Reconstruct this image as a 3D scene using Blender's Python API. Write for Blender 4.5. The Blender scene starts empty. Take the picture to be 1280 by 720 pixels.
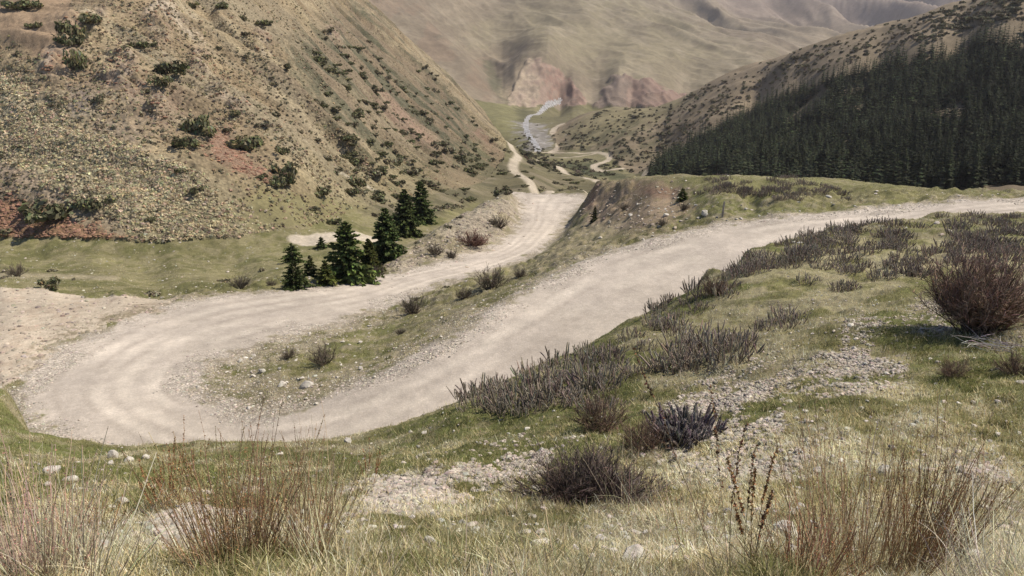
import bpy, math, random
import numpy as np
rng = np.random.default_rng(7); random.seed(7)
scene = bpy.context.scene
COL = scene.collection
# ------------------------------------------------------------------ camera model (photo pixels, 1280 x 720)
HFOV = math.radians(65); F = 640/math.tan(HFOV/2); PIT = math.radians(17.7)
SP, CP = math.sin(PIT), math.cos(PIT)
def ray(u, v):
    xc = (np.asarray(u, float)-640)/F; yc = (360-np.asarray(v, float))/F
    return xc, CP+yc*SP, -SP+yc*CP
def qs(u, v):
    x, y, z = ray(u, v); return x/y, z/y
def uv(x, y, z):
    d = y*CP-z*SP; up = y*SP+z*CP
    return 640+F*x/d, 360-F*up/d
# ------------------------------------------------------------------ noise
def _h(ix, iy, seed):
    n = (ix.astype(np.int64)*374761393+iy.astype(np.int64)*668265263+seed*974634211) & 0xffffffff
    n = ((n ^ (n >> 13))*1274126177) & 0xffffffff
    return ((n ^ (n >> 16)) & 0xffff)/65535.0
def vn(x, y, seed=0):
    ix = np.floor(x); iy = np.floor(y); fx = x-ix; fy = y-iy
    fx = fx*fx*fx*(fx*(fx*6-15)+10); fy = fy*fy*fy*(fy*(fy*6-15)+10)
    a = _h(ix, iy, seed); b = _h(ix+1, iy, seed); c = _h(ix, iy+1, seed); d = _h(ix+1, iy+1, seed)
    return (a+(b-a)*fx+(c-a)*fy+(a-b-c+d)*fx*fy)*2-1
def fbm(x, y, o=4, seed=0, g=.5):
    r = 0; a = 1
    for i in range(o):
        r = r+a*vn(x, y, seed+i); x, y = x*1.63-y*1.17+3.1, x*1.17+y*1.63+7.7; a *= g
    return r
def ridged(x, y, o=4, seed=0):
    r = 0; a = 1
    for i in range(o):
        r = r+a*(1-2*np.abs(vn(x, y, seed+i))); x, y = x*1.63-y*1.17+3.1, x*1.17+y*1.63+7.7; a *= .48
    return r
def sm(a, b, x):
    t = np.clip((x-a)/(b-a), 0, 1); return t*t*(3-2*t)
# ------------------------------------------------------------------ control points of the terrain: (q, ln y, s)
CT = []
def cp(q, y, s): CT.append((q, math.log(y), s))
def cy(u, v, y): q, s = qs(u, v); cp(float(q), y, float(s))
def cz(u, v, z): q, s = qs(u, v); cp(float(q), z/float(s), float(s))
def cw(x, y, z): cp(x/y, y, z/y)
def wz(u, v, z):
    x, y, zz = ray(u, v); t = z/zz; return np.stack([x*t, y*t, np.asarray(z)*np.ones_like(x)], -1)
def wy(u, v, Y):
    x, y, z = ray(u, v); t = Y/y; return np.stack([x*t, Y*np.ones_like(x), z*t], -1)
def resample(P, n, smooth=True):
    P = np.asarray(P, float); k = len(P); t = np.linspace(0, k-1, n); i = np.clip(t.astype(int), 0, k-2); f = (t-i)[:, None]
    p0 = P[np.clip(i-1, 0, k-1)]; p1 = P[i]; p2 = P[i+1]; p3 = P[np.clip(i+2, 0, k-1)]
    if not smooth: return p1+(p2-p1)*f
    return .5*(2*p1+(p2-p0)*f+(2*p0-5*p1+4*p2-p3)*f**2+(3*p1-p0-3*p2+p3)*f**3)
def dense(P, n):
    return resample(np.array(P, float), (len(P)-1)*n+1)
def mono(P, n, step):
    P = np.array(P, float); o = np.argsort(P[:, 0]); P = P[o]; us = np.arange(P[0, 0], P[-1, 0]+1, step)
    # smooth (cosine-free) cubic through the points in u
    m = np.gradient(P[:, 1:], P[:, 0], axis=0); k = np.clip(np.searchsorted(P[:, 0], us)-1, 0, len(P)-2)
    h = (P[k+1, 0]-P[k, 0])[:, None]; t = ((us-P[k, 0])[:, None])/h
    r = (2*t**3-3*t**2+1)*P[k, 1:]+(t**3-2*t**2+t)*h*m[k]+(-2*t**3+3*t**2)*P[k+1, 1:]+(t**3-t**2)*h*m[k+1]
    return [(float(u),)+tuple(map(float, q)) for u, q in zip(us, r)]
# foreground hillside
for u in (-260, 0, 320, 640, 960, 1280, 1540):
    cw((u-640)/F/.844*2.15, 2.15, -1.64)
    cw((u-640)/F/.844*1.2, 1.2, -1.16)
for y in (1.2, 2.15): 
    for q in (-1.4, -1.1, 1.1, 1.4): cw(q*y, y, -.55-.5*y)
FG = [  # u, [(v, y) ...]
 (-90, [(640, 4.6), (590, 8), (555, 13), (520, 18)]),
 (0,   [(640, 4.8), (590, 8.5), (560, 12.5), (532, 17)]),
 (110, [(640, 5), (592, 9), (570, 13), (556, 17)]),
 (220, [(640, 5), (594, 9), (572, 13), (557, 17)]),
 (350, [(640, 5), (592, 9), (568, 13), (553, 17)]),
 (450, [(640, 5), (590, 9), (560, 13), (541, 17)]),
 (540, [(640, 5), (580, 8.6), (540, 13.2), (512, 17)]),
 (620, [(640, 5), (570, 8.6), (520, 13.2), (482, 18)]),
 (720, [(640, 5), (560, 8.4), (490, 14), (440, 20.5)]),
 (800, [(640, 5), (550, 8.4), (470, 13.5), (398, 25)]),
 (880, [(640, 5), (540, 8), (440, 15), (351, 29)]),
 (950, [(640, 4.8), (530, 7.8), (420, 15.5), (315, 33)]),
 (1050, [(640, 4.8), (520, 7.6), (400, 15.5), (330, 25), (286, 37)]),
 (1160, [(640, 4.8), (520, 7.4), (410, 13), (330, 23), (272, 40)]),
 (1280, [(640, 4.8), (520, 7.2), (410, 12), (330, 22), (267, 42)]),
 (1420, [(640, 4.8), (520, 7.2), (410, 12), (330, 22), (264, 42)])]
LIP = mono([(u,)+p[-1] for u, p in FG], 0, 26)
for u, v, y in LIP:
    if u < 30: continue
    cy(u, v, y); q, s_ = map(float, qs(u, v)); cp(q, y*1.07, s_-.045*s_*s_); cp(q, y*1.19, s_-.17*s_*s_)
for u, pts in FG:
    for v, y in pts[:-1]: cy(u, v, y)
for y, z in ((5, -3.1), (9, -4.9), (15, -7.5)):
    for q in (-1.35, -1.05): cw(q*y, y, z)
for y, z in ((5, -3.0), (9, -3.9), (15, -5), (42, -8.6)):
    for q in (.95, 1.3): cw(q*y, y, z)
# ---- hairpin road: matched edges (photo pixel, z)
inner = [(735,246,-25.2),(712,272,-23.9),(700,290,-23.1),(672,315,-22.2),(630,332,-21.5),(560,352,-20.8),(480,384,-20),(420,404,-19.5),(350,426,-19),(295,443,-18.6),(262,458,-18.4),(246,476,-18.2),
         (250,492,-18.1),(285,507,-18),(335,514,-17.8),(405,500,-17.5),(470,474,-17.1),(545,438,-16.6),(600,405,-16.1),(645,374,-15.7),(700,345,-15.3),(765,317,-14.8),(840,296,-14.3),(920,280,-13.7),(1000,269,-13.2),(1080,262,-12.7),(1160,255,-12.1),(1240,248,-11.7),(1330,243,-11.2)]
outer = [(640,239,-25.2),(650,255,-24.4),(650,275,-23.3),(625,302,-22.2),(570,323,-21.5),(490,343,-20.8),(410,355,-20),(330,363,-19.5),(250,372,-19),(185,390,-18.6),(110,420,-18.4),(50,455,-18.2),
         (28,510,-18.1)]
outer_w = [(-17.5,30.2,-18),(-12,28.0,-17.8),(-8,27.6,-17.5),(-4,28.6,-17.1),(-.5,30.0,-16.6),(2,31.6,-16.1),(4.5,33.5,-15.7),(7,36,-15.3),(10,39,-14.8),(14,43,-14.3),(18.5,46.5,-13.7),(23,48.5,-13.2),(27.5,49.6,-12.7),(31.5,50.2,-12.1),(35,50.3,-11.7),(40,50.3,-11.2)]
E1 = np.array([wz(*p) for p in inner]); E2 = np.array([wz(*p) for p in outer]+[np.array(p, float) for p in outer_w])
RE1, RE2 = resample(E1, 225), resample(E2, 225)
for k in range(0, 225, 4):
    for f in (0, .5, 1):
        if f == .5 and k % 8: continue
        p = RE1[k]*(1-f)+RE2[k]*f; cw(*p)
# base of the cut bank on the hillside below the lip
for x, y, z in [(-22,27,-17.6),(-12.5,25.5,-17.2),(-8,25.3,-16.8),(-4,26.5,-16.3),(-.2,28,-15.8),(2.6,29.8,-15.4),(5.3,32,-15),(8,34.5,-14.5),(11.2,37.5,-13.8),(15.5,41.3,-13.2),(20,44.6,-12.7),(24,46.6,-12.2),(32,48.4,-11.4),(40,48.5,-10.5)]: cw(x, y, z)
for x, y, z in [(-10.5,20,-12.2),(-4.5,20.5,-11.8),(-1,21.8,-11.0),(2,24,-10.8),(5,28,-11),(9,32,-11)]: cw(x, y, z)
# left cut bank lump and turnout
for u, v, y in [(-90,500,17),(-40,512,16.5),(0,520,16.5),(20,530,16.5),(0,496,20),(-40,490,20.5),(13,501,20),(22,511,19.5),(27,524,18.5),(-90,482,22)]: cy(u, v, y)
for u, y, z in [(41,22,-13.6),(62,22,-13.4),(41,27,-17.3),(62,27,-17.6),(20,24,-15.2),(0,26,-17.2),(-60,28,-17.6),(95,24,-15.6)]: cp((u-640)/F/.90, y, z/y)
for u, v, z in [(41,512,-18.1),(44,528,-18),(60,541,-17.9),(90,551,-17.8),(36,498,-18.1)]: cz(u, v, z)
for u, v, z in [(0,470,-18.2),(0,430,-18.4),(-120,430,-18.3),(60,410,-18.5),(0,395,-18.6),(110,385,-18.7),(60,368,-18.8),(-100,380,-18.6),(0,358,-18.9),(-120,356,-18.9),(150,372,-18.8),(20,484,-18.2)]: cz(u, v, z)
for x, y, z in [(-35,34,-18),(-28,30.5,-17.8),(-45,36,-17)]: cw(x, y, z)
# meadow behind the turnout
for u, v, z in [(0,346,-21.5),(100,346,-22.4),(200,357,-23.2),(300,354,-23.6),(-140,346,-21),(0,325,-23),(120,325,-23.6),(220,330,-24),(320,330,-24.2),(80,310,-24),(220,314,-24.3),(330,312,-24.8),(380,300,-25.4),(410,290,-25.6),(440,284,-26),(-150,320,-22.5),(380,330,-24)]: cz(u, v, z)
# spoil bank with spruces
for u, v, y in [(470,338,77),(500,320,80),(545,290,86),(575,270,95),(605,253,106),(640,238,118),(520,322,76.5),(580,290,87),(615,268,98),(440,352,64),(380,358,60),(360,352,64),(430,335,76)]: cy(u, v, y)
for u, y, z in [(430,90,-25.2),(470,95,-26),(520,104,-27),(560,112,-28),(600,128,-30.5),(560,135,-31),(600,150,-34),(640,150,-34)]:
    q = (u-640)/F/.98; cp(q, y, z/y)
# slope between the legs / mound
for u, v, y in [(560,370,57),(640,350,61),(420,450,42.5),(340,470,40.2),(480,430,46)]: cy(u, v, y)
for u, v, y in [(720,300,76),(740,285,80),(700,310,74),(770,285,74),(800,270,72),(770,300,67),(860,270,66.5),(940,258,66),(1050,246,66),(1150,245,64)]: cy(u, v, y)
MC = [(742,229,100),(752,226,97),(765,224.5,93),(800,222,86),(860,220,79),(930,220,77),(1000,222,75),(1060,226,73),(1130,233,71),(1200,239,67),(1280,241,65),(1380,243,64)]
for u, v, y in mono(MC, 0, 18): cy(u, v, y)
for u, v, y in [(728,262,93),(735,250,98),(745,262,88),(765,245,89),(765,258,83),(790,245,82),(790,234,84),(840,245,76),(840,233,78),(850,228,79)]: cy(u, v, y)
for u, y, z in [(755,112,-24.5),(800,104,-24),(860,98,-22),(930,96,-21.5),(1000,95,-21),(1100,92,-20),(1200,88,-19),(1290,88,-19),(1400,88,-19),
                (680,150,-33),(740,150,-34),(680,200,-41),(740,200,-44),(800,150,-38),(900,150,-37),(1000,150,-36),(1150,150,-36),(1300,150,-36),(1400,150,-36),
                (800,210,-50),(900,210,-49),(1000,210,-47),(1150,210,-45),(1300,210,-43.5),(800,300,-62),(900,300,-59),(1000,290,-56)]:
    q = (u-640)/F/.99; cp(q, y, z/y)
# far roads (polylines u, v, y)
ROADA = [(735,240,132),(705,238,150),(684,236.5,175),(665,229,210),(650,222,230),(641,214,255),(645,203,290),(648,195,320),(643,187,350),(634,177,390),(618,168,440)]
ROADA2 = [(612,163,455),(628,169,465),(634,178,450),(645,187,430)]
ROADB = [(655,192,450),(672,203,385),(690,211,340),(715,219,300),(740,224,270),(765,229,245)]
ROADC = [(668,190,640),(700,191,630),(745,192,610),(762,197,585),(755,204,562),(742,209,545),(755,213,530),(775,214,528),(800,208,540),(830,203,555)]
ROADD = [(690,190,640),(700,183,670),(697,172,725),(692,164,770),(700,157,815),(712,154,830)]
ROADE = [(684,198,600),(720,195,602),(750,193,606)]
ROADF = [(806,220,455),(812,211,468),(822,206,480)]
for R_ in (ROADA, ROADB, ROADC, ROADD, ROADF):
    for u, v, y in R_: cy(u, v, y)
RIVER = [(672,190,640),(668,180,695),(658,165,770),(657,152,880),(664,143,985),(680,134,1130),(700,131,1200)]
for u, v, y in RIVER[1:]: cy(u, v, y)
for u, v, y in [(620,158,800),(600,135,1000),(640,140,1000),(720,140,1000),(760,140,950),(630,150,850),(720,205,572),(800,214,530),(700,215,520)]: cy(u, v, y)
# left mountain: toe -> top, planar between (linear in 1/y)
TOE = [(-220,302,104,205),(-100,302,98,165),(0,298,96,158),(100,302,93,160),(200,306,92.5,170),(300,300,96,205),(380,288,104,262),(440,266,122,392)]
for u, v, y, yt in mono(TOE, 0, 30):
    for f in (0, .25, .5, .75, 1, 1.25):
        vv = v+(0-v)*f; iy = (1-f)/y+f/yt
        if f <= 1: cy(u, vv, 1/iy)
        else: cy(u, vv, yt*1.25)
SPUR = [(616,164,452),(600,140,444),(580,120,438),(560,100,430),(540,82,424),(520,64,420),(480,25,412),(455,0,405),(400,-70,400)]
SPURD = [tuple(p) for p in dense(SPUR, 3)]
for u, v, y in SPURD: cy(u, v, y)
for u, v, y in [(620,200,275),(600,225,215),(560,240,170),(560,200,218),(600,190,285),(520,200,195),(560,150,290),(520,120,290),(480,200,172),(480,120,240),(480,60,330)]: cy(u, v, y)
for u, v, y in SPURD: q, s = qs(u, v); cp(float(q), y*1.07, float(s)-.012); cp(float(q), y*1.28, max(float(s)*y/(y*1.28)-.16, -.165)); cp(float(q), y*1.6, -.145)
# right hill
HS = [(690,186,660),(704,160,790),(730,146,800),(758,137,790),(820,133,760),(889,104,700),(940,82,660),(995,62,620),(1100,32,560),(1200,4,520),(1280,-25,500),(1400,-70,490)]
HSD = mono(HS, 0, 16)
for u, v, y in HSD: cy(u, v, y)
for u, v, y in HSD[3:]: q, s = qs(u, v); cp(float(q), y*1.06, float(s)-.006); cp(float(q), y*1.15, float(s)-.03); cp(float(q), y*1.4, min(max(float(s)-.09, -.098), -.05))
for u, v, y in [(730,185,640),(780,180,610),(830,207,490),(780,155,690),(840,160,620),(900,216,400),(900,160,540),(950,120,585),(1000,215,345),(1000,160,450),(1000,110,530),(1100,222,300),(1100,150,400),(1100,90,480),(1200,226,268),(1200,150,360),(1200,70,450),(1290,232,245),(1290,150,330),(1290,60,420),(1400,235,240),(1400,60,400)]: cy(u, v, y)
# middle and far mountains
for u, v, y in [(620,128,1060),(590,95,1170),(560,60,1290),(530,30,1380),(500,0,1480),(440,-60,1600),(400,-20,1420),(470,20,1350),(520,70,1200),(570,115,1050),
                (606,62,1500),(618,95,1330),(632,120,1160),(640,129,1100),(600,20,1850),(590,-20,2100),(580,-80,2500),
                (640,126,1110),(650,130,1130),(690,130,1170),(735,131,1190),(790,134,1180),(850,134,1190),(645,100,1190),(658,77,1250),(690,80,1240),(715,105,1220),(735,118,1220),(775,98,1240),(800,100,1240),(840,112,1230),(870,118,1230),
                (660,50,1500),(700,40,1650),(700,0,2150),(700,-70,2800),(650,0,2100),(780,60,1600),(780,20,2100),(780,-50,2900),(850,70,1550),(850,30,2150),(850,-10,2800),(850,-60,3400),(900,90,1400),(920,60,1900),(900,40,2400),
                (950,80,1500),(960,50,2300),(950,20,3000),(950,-20,3700),(950,-60,4200),(1020,55,2300),(1050,30,3300),(1050,0,4200),(1050,-60,5000),(1150,20,3600),(1150,0,4300),(1150,-70,5200),(1280,-10,4000),(1280,-60,5000),(1380,-60,4500)]: cy(u, v, y)
for u in range(-150, 1500, 150): cy(u, -150, 6300)
for q in (-.95, -1.4): 
    for y, z in ((30, -17), (55, -19), (80, -22), (100, -22), (130, 5), (170, 30), (400, 80), (1000, 60), (2000, 150)): cw(q*y, y, z)
for q in (.95, 1.4):
    for y, z in ((55, -10), (70, -12), (100, -20), (200, -35), (300, -20), (420, 20), (700, 20), (2000, 100)): cw(q*y, y, z)
CT = np.array(CT)
A_ = CT.copy(); A_[:, 0] *= 5.0
# drop near duplicates
keep = []
for i in range(len(A_)):
    if all((A_[i, 0]-A_[j, 0])**2+(A_[i, 1]-A_[j, 1])**2 > .012**2 for j in keep): keep.append(i)
A_ = A_[keep]
EPS = .05
def phi(d2): return np.sqrt(d2+EPS*EPS)
d2 = ((A_[:, None, :2]-A_[None, :, :2])**2).sum(-1)
N = len(A_); M = np.zeros((N+3, N+3)); M[:N, :N] = phi(d2)-np.eye(N)*.004
M[:N, N] = 1; M[:N, N+1:] = A_[:, :2]; M[N:, :N] = M[:N, N:].T
W_ = np.linalg.solve(M, np.r_[A_[:, 2], 0, 0, 0])
# ------------------------------------------------------------------ terrain grid (columns q, rows y)
qc = np.r_[np.linspace(-1.4, -.8, 36)[:-1], np.linspace(-.8, .8, 900), np.linspace(.8, 1.4, 36)[1:]]
def rows():
    y = .9; out = []
    while y < 6400:
        out.append(y)
        k = .011 if y < 2 else .006 if y < 12 else .0042 if y < 60 else .0030 if y < 88 else .0026 if y < 180 else .0034 if y < 480 else .0040 if y < 1000 else .0032 if y < 2600 else .006
        y *= 1+k
    return np.array(out)
yr = rows(); LQ, LY = len(qc), len(yr)
cq = np.linspace(-1.4, 1.4, 360); cl = np.linspace(math.log(.85), math.log(6500), 760)
def rbf(qg, lg):
    out = np.empty(qg.size); q5 = qg.ravel()*5; l = lg.ravel()
    for a in range(0, qg.size, 20000):
        b = slice(a, a+20000)
        d = (q5[b, None]-A_[None, :, 0])**2+(l[b, None]-A_[None, :, 1])**2
        out[b] = phi(d)@W_[:N]+W_[N]+W_[N+1]*q5[b]+W_[N+2]*l[b]
    return out.reshape(qg.shape)
G0 = rbf(*np.meshgrid(cq, cl))           # [row, col]
def bil(G, fx, fy):
    ix = np.clip(np.floor(fx).astype(int), 0, G.shape[1]-2); iy = np.clip(np.floor(fy).astype(int), 0, G.shape[0]-2)
    tx = np.clip(fx-ix, 0, 1); ty = np.clip(fy-iy, 0, 1)
    return (G[iy, ix]*(1-tx)+G[iy, ix+1]*tx)*(1-ty)+(G[iy+1, ix]*(1-tx)+G[iy+1, ix+1]*tx)*ty
QG, YG = np.meshgrid(qc, yr)
S = bil(G0, (QG-cq[0])/(cq[1]-cq[0]), (np.log(YG)-cl[0])/(cl[1]-cl[0]))
X = QG*YG; Y = YG; Z = S*YG
#@FLAT
# ---- plan helpers
def inpoly(x, y, P):
    P = np.asarray(P); r = np.zeros(x.shape, bool); x1, y1 = P[-1][:2]
    for p in P:
        x2, y2 = p[0], p[1]
        c = ((y1 > y) != (y2 > y))
        if y2 != y1: r ^= c & (x < (x2-x1)*(y-y1)/(y2-y1)+x1)
        x1, y1 = x2, y2
    return r
def dist_poly(x, y, P, want=False):
    P = np.asarray(P, float); best = np.full(x.shape, 1e9); side = np.zeros(x.shape)
    for a, b in zip(P[:-1], P[1:]):
        dx, dy = b[0]-a[0], b[1]-a[1]; L2 = dx*dx+dy*dy+1e-9
        t = np.clip(((x-a[0])*dx+(y-a[1])*dy)/L2, 0, 1)
        d = np.hypot(x-a[0]-t*dx, y-a[1]-t*dy); m = d < best
        if want: side[m] = np.sign((x-a[0])*dy-(y-a[1])*dx)[m]
        best = np.where(m, d, best)
    return (best, side) if want else best
# raster of the hairpin road's signed distance (negative inside) and lateral position
rx = np.arange(-70, 60, .3); ry = np.arange(20, 150, .3); RX, RY = np.meshgrid(rx, ry)
ring = np.r_[RE1[:, :2], RE2[::-1, :2]]; ring = np.r_[ring, ring[:1]]
SD = dist_poly(RX, RY, ring[::2] if len(ring) % 2 else ring); SD = np.where(inpoly(RX, RY, ring), -SD, SD)
mid = (RE1+RE2)/2; LATd, LATs = dist_poly(RX, RY, mid[::2, :2], True); LAT = LATd*LATs
ZR = np.zeros(RX.shape); bd = np.full(RX.shape, 1e9)
for a, b in zip(mid[:-2:2], mid[2::2]):
    dx, dy = b[0]-a[0], b[1]-a[1]; t = np.clip(((RX-a[0])*dx+(RY-a[1])*dy)/(dx*dx+dy*dy+1e-9), 0, 1)
    d = np.hypot(RX-a[0]-t*dx, RY-a[1]-t*dy); m = d < bd; bd[m] = d[m]; ZR[m] = (a[2]+(b[2]-a[2])*t)[m]
for _ in range(14): ZR[1:-1, 1:-1] = (ZR[1:-1, 1:-1]*2+ZR[:-2, 1:-1]+ZR[2:, 1:-1]+ZR[1:-1, :-2]+ZR[1:-1, 2:])/6
def rast(G, x, y, far=99.):
    v = bil(G, (x-rx[0])/.3, (y-ry[0])/.3)
    return np.where((x < rx[0]) | (x > rx[-1]) | (y < ry[0]) | (y > ry[-1]), far, v)
sd = rast(SD, X, Y)
kf = sm(1.6, -.6, sd)*((Y < 137) & (Y > 22)); Z = Z*(1-kf)+kf*rast(ZR, X, Y, 0.)
U0, V0 = uv(X, Y, Z)
TURN = [wz(u, v, z)[:2] for u, v, z in [(60,450,-18.4),(150,400,-18.6),(250,372,-19),(180,368,-18.8),(100,365,-18.8),(50,357,-18.9),(-150,352,-18.9),(-220,400,-18.4),(-150,470,-18),(0,478,-18.2)]]
sdt = dist_poly(X, Y, np.r_[TURN, TURN[:1]]) if False else None
turn = np.zeros(X.shape); m_ = (Y > 25) & (Y < 75) & (X < -8)
turn[m_] = inpoly(X[m_]+fbm(X[m_]*.5, Y[m_]*.5, 3, 11)*1.2, Y[m_]+fbm(X[m_]*.5, Y[m_]*.5, 3, 12)*1.2, TURN)
# ---- region classes in plan
toe = [(-300, 75), (-130, 102)]+[tuple(wy(u, v, y)[:2]) for u, v, y, yt in TOE if u > -150]+[tuple(wy(u, v, y)[:2]) for u, v, y in [(560,240,172),(610,222,222),(628,208,270),(634,190,335),(620,172,430),(612,160,470)]]+[(-20, 620), (-400, 620), (-2000, 2000), (-2000, 75)]
c_mount = np.zeros(X.shape, bool); mm = (Y > 70) & (Y < 640); c_mount[mm] = inpoly(X[mm], Y[mm], toe)
hill_p = [tuple(wy(u, v, y)[:2]) for u, v, y in [(830,216,400),(800,214,500),(775,212,538),(760,190,606),(700,188,650),(690,170,740),(700,158,800),(730,140,850),(830,130,820),(1000,60,740),(1300,-30,640)]]+[(900, 600), (900, 150), (150, 180), (118, 300)]
c_hill = np.zeros(X.shape, bool); mm = (Y > 150) & (Y < 950); c_hill[mm] = inpoly(X[mm], Y[mm], hill_p)
farb = [tuple(wy(u, v, y)[:2]) for u, v, y in [(-300,0,700),(400,120,900),(570,118,1040),(622,132,1050),(640,130.5,1110),(690,131,1165),(735,132,1180),(790,135,1170),(850,136,1180),(1000,100,1200),(1500,80,1200)]]+[(9000, 9000), (-9000, 9000)]
c_far = np.zeros(X.shape, bool); mm = Y > 560; c_far[mm] = inpoly(X[mm], Y[mm], farb)
c_mount &= ~c_far; c_hill &= ~c_far
fcl = c_mount*1.; 
# ---- displacement
amp_road = sm(.2, 2.5, np.where(sd < 60, sd, 9.))*(1-.8*turn)
dz = np.zeros(X.shape)
near = Y < 160
xn, yn = X[near], Y[near]
dz[near] = (fbm(xn*.35, yn*.35, 4, 1)*.16*sm(2, 10, yn)+fbm(xn*2.2, yn*2.2, 3, 5)*.05*sm(1.5, 6, yn)+fbm(xn*9, yn*9, 2, 6)*.018)*(.12+.88*amp_road[near])
verge = near & (sd > 0) & (sd < 9) & (Y > 22)
dz[verge] += (fbm(X[verge]*1.1, Y[verge]*1.1, 4, 31)*.22)*sm(0, 2, sd[verge])*(.3+.7*(Y[verge] > 54))
# uphill coordinate on the left mountain for gullies
al = -.97*X+.22*Y; ac = .22*X+.97*Y
mw = np.zeros(X.shape); mm = c_mount | ((Y > 85) & (Y < 640) & (QG < -.1))
mw[mm] = sm(0, 9, np.clip(Z[mm]+26+.11*np.clip(Y[mm]-100, 0, 400), 0, 50))*c_mount[mm]
dz[mm] += mw[mm]*(ridged(ac[mm]/16+fbm(al[mm]/30, ac[mm]/30, 2, 3)*.5, al[mm]/70, 3, 21)*2.0+fbm(ac[mm]/5, al[mm]/26, 4, 22)*1.05+fbm(X[mm]*.9, Y[mm]*.9, 3, 23)*.16)
# rocky outcrops on the left mountain
OUT = [(70,95,30),(95,60,28),(62,85,18),(120,35,25),(200,35,28),(250,75,22),(280,130,25),(300,150,20),(150,100,40),(165,120,30),(200,150,24),(330,60,18),(420,50,16)]
oc = np.zeros(X.shape)
for u, v, r in OUT: 
    oc[mm] = np.maximum(oc[mm], 1-sm(.3, 1, np.hypot(U0[mm]-u, V0[mm]-v)/r))
oc *= c_mount
dz[mm] += oc[mm]*(np.abs(fbm(ac[mm]/2.2, al[mm]/5, 4, 41))*1.7)
hm = c_hill
hp = .35*X[hm]+.94*Y[hm]; ha = .94*X[hm]-.35*Y[hm]
dz[hm] += ridged(hp/60, ha/140, 3, 51)*2.2+fbm(X[hm]/14, Y[hm]/14, 4, 52)*.9
vf = (Y > 160) & ~c_mount & ~c_hill & ~c_far
dz[vf] += fbm(X[vf]/25, Y[vf]/25, 4, 55)*1.3*sm(160, 300, Y[vf])
fm = c_far; wx = fbm(X[fm]/500, Y[fm]/500, 3, 61)*90
fr = ridged((X[fm]+wx)/330+.3*Y[fm]/700, Y[fm]/900+.0*X[fm], 3, 62)
gate = sm(60, 650, (Y[fm]-1150))
fd = (Y[fm]-.55*X[fm]); fo = ridged((X[fm]*.85+.5*Y[fm]+wx)/420, fd/1500, 4, 66)
dz[fm] += gate*(fr*.25+fo*1.25)*(8+.020*(Y[fm]-1000))+ridged(X[fm]/75+Y[fm]/140, Y[fm]/160-X[fm]/300, 5, 63)*4.6*sm(1050, 1400, Y[fm])
gl = sm(1060, 1260, Y[fm])*(.35+.65*sm(640, 560, U0[fm]))
dz[fm] += gl*ridged((X[fm]*.85+.5*Y[fm]+wx*.5)/125, fd/800, 4, 68)*9
# folds on the mid-left mountain and cliffs
cl1 = np.zeros(X.shape); mmf = (Y > 1040) & (Y < 1300)
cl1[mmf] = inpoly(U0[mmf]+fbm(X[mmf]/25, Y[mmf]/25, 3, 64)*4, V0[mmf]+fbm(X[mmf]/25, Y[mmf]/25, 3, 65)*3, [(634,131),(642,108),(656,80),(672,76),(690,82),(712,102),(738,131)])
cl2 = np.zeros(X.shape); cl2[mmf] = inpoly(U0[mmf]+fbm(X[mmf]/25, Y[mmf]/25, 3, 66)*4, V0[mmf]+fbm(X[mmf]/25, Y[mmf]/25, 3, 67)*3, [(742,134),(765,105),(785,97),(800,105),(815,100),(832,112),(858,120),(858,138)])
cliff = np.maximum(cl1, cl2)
dz += cliff*(ridged(X/20+.2*Z/15, Z/16, 4, 71)*3)
def strokes(polys, ylo, yhi):
    d = np.full(X.shape, 1e3); m = (Y > ylo) & (Y < yhi)
    for P, hw in polys:
        w = np.array([wy(u, v, y)[:2] for u, v, y in P]); d[m] = np.minimum(d[m], dist_poly(X[m], Y[m], resample(w, len(w)*4))-hw)
    return d
RIVW = strokes([(RIVER, 2.6)], 600, 1250)
dz *= sm(-2, 30, RIVW)
dz *= 1-.85*turn
Z = Z+dz; S = Z/Y
U, V = uv(X, Y, Z)
RM = np.maximum.accumulate(S, axis=0)
VIS = S >= RM-.004
# far road and river masks
dfar = strokes([(ROADA, 1.15), (ROADA2, 1.2), (ROADB, 1.1), (ROADC, 1.9), (ROADD, 3.2), (ROADE, 1.2), (ROADF, 3)], 125, 900)
drv = strokes([(RIVER, 2.6)], 600, 1250)
drv2 = strokes([([(672,186,665),(676,176,715),(668,166,765),(662,156,850)], 12)], 600, 900)
TRK = strokes([([(362,235,140),(385,243,136),(420,251,138),(445,256,140),(470,262,141)], .55)], 100, 180)
PAT = strokes([([(384,294,99),(410,290,102),(440,287,104),(470,284,106)], 2.1)], 80, 125)
TRK2 = strokes([([(0,349,66),(60,348,66.5),(120,349,67),(190,352,66)], .5)], 50, 90)

# height lookup
def hidx(x, y):
    q = x/y; fx = np.interp(q, qc, np.arange(LQ)); fy = np.interp(y, yr, np.arange(LY)); return fx, fy
def H(x, y): fx, fy = hidx(np.asarray(x, float), np.asarray(y, float)); return bil(Z, fx, fy)
def hit(u, v, ymin=1.0, ymax=6000.):
    q, s = qs(u, v); fx = float(np.interp(q, qc, np.arange(LQ))); j = int(fx); t = fx-j
    col = S[:, j]*(1-t)+S[:, min(j+1, LQ-1)]*t
    ok = np.where((col >= s) & (yr >= ymin) & (yr <= ymax))[0]
    if len(ok) == 0: return None
    i = ok[0]
    if i > 0 and yr[i-1] >= ymin:
        a, b = col[i-1], col[i]; f = (s-a)/(b-a+1e-12); y = yr[i-1]+(yr[i]-yr[i-1])*min(max(f, 0), 1)
    else: y = yr[i]
    x = float(q)*y; return np.array([x, y, float(H(x, y))])
#@@COLOR
HAZE = 0.000075
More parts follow.
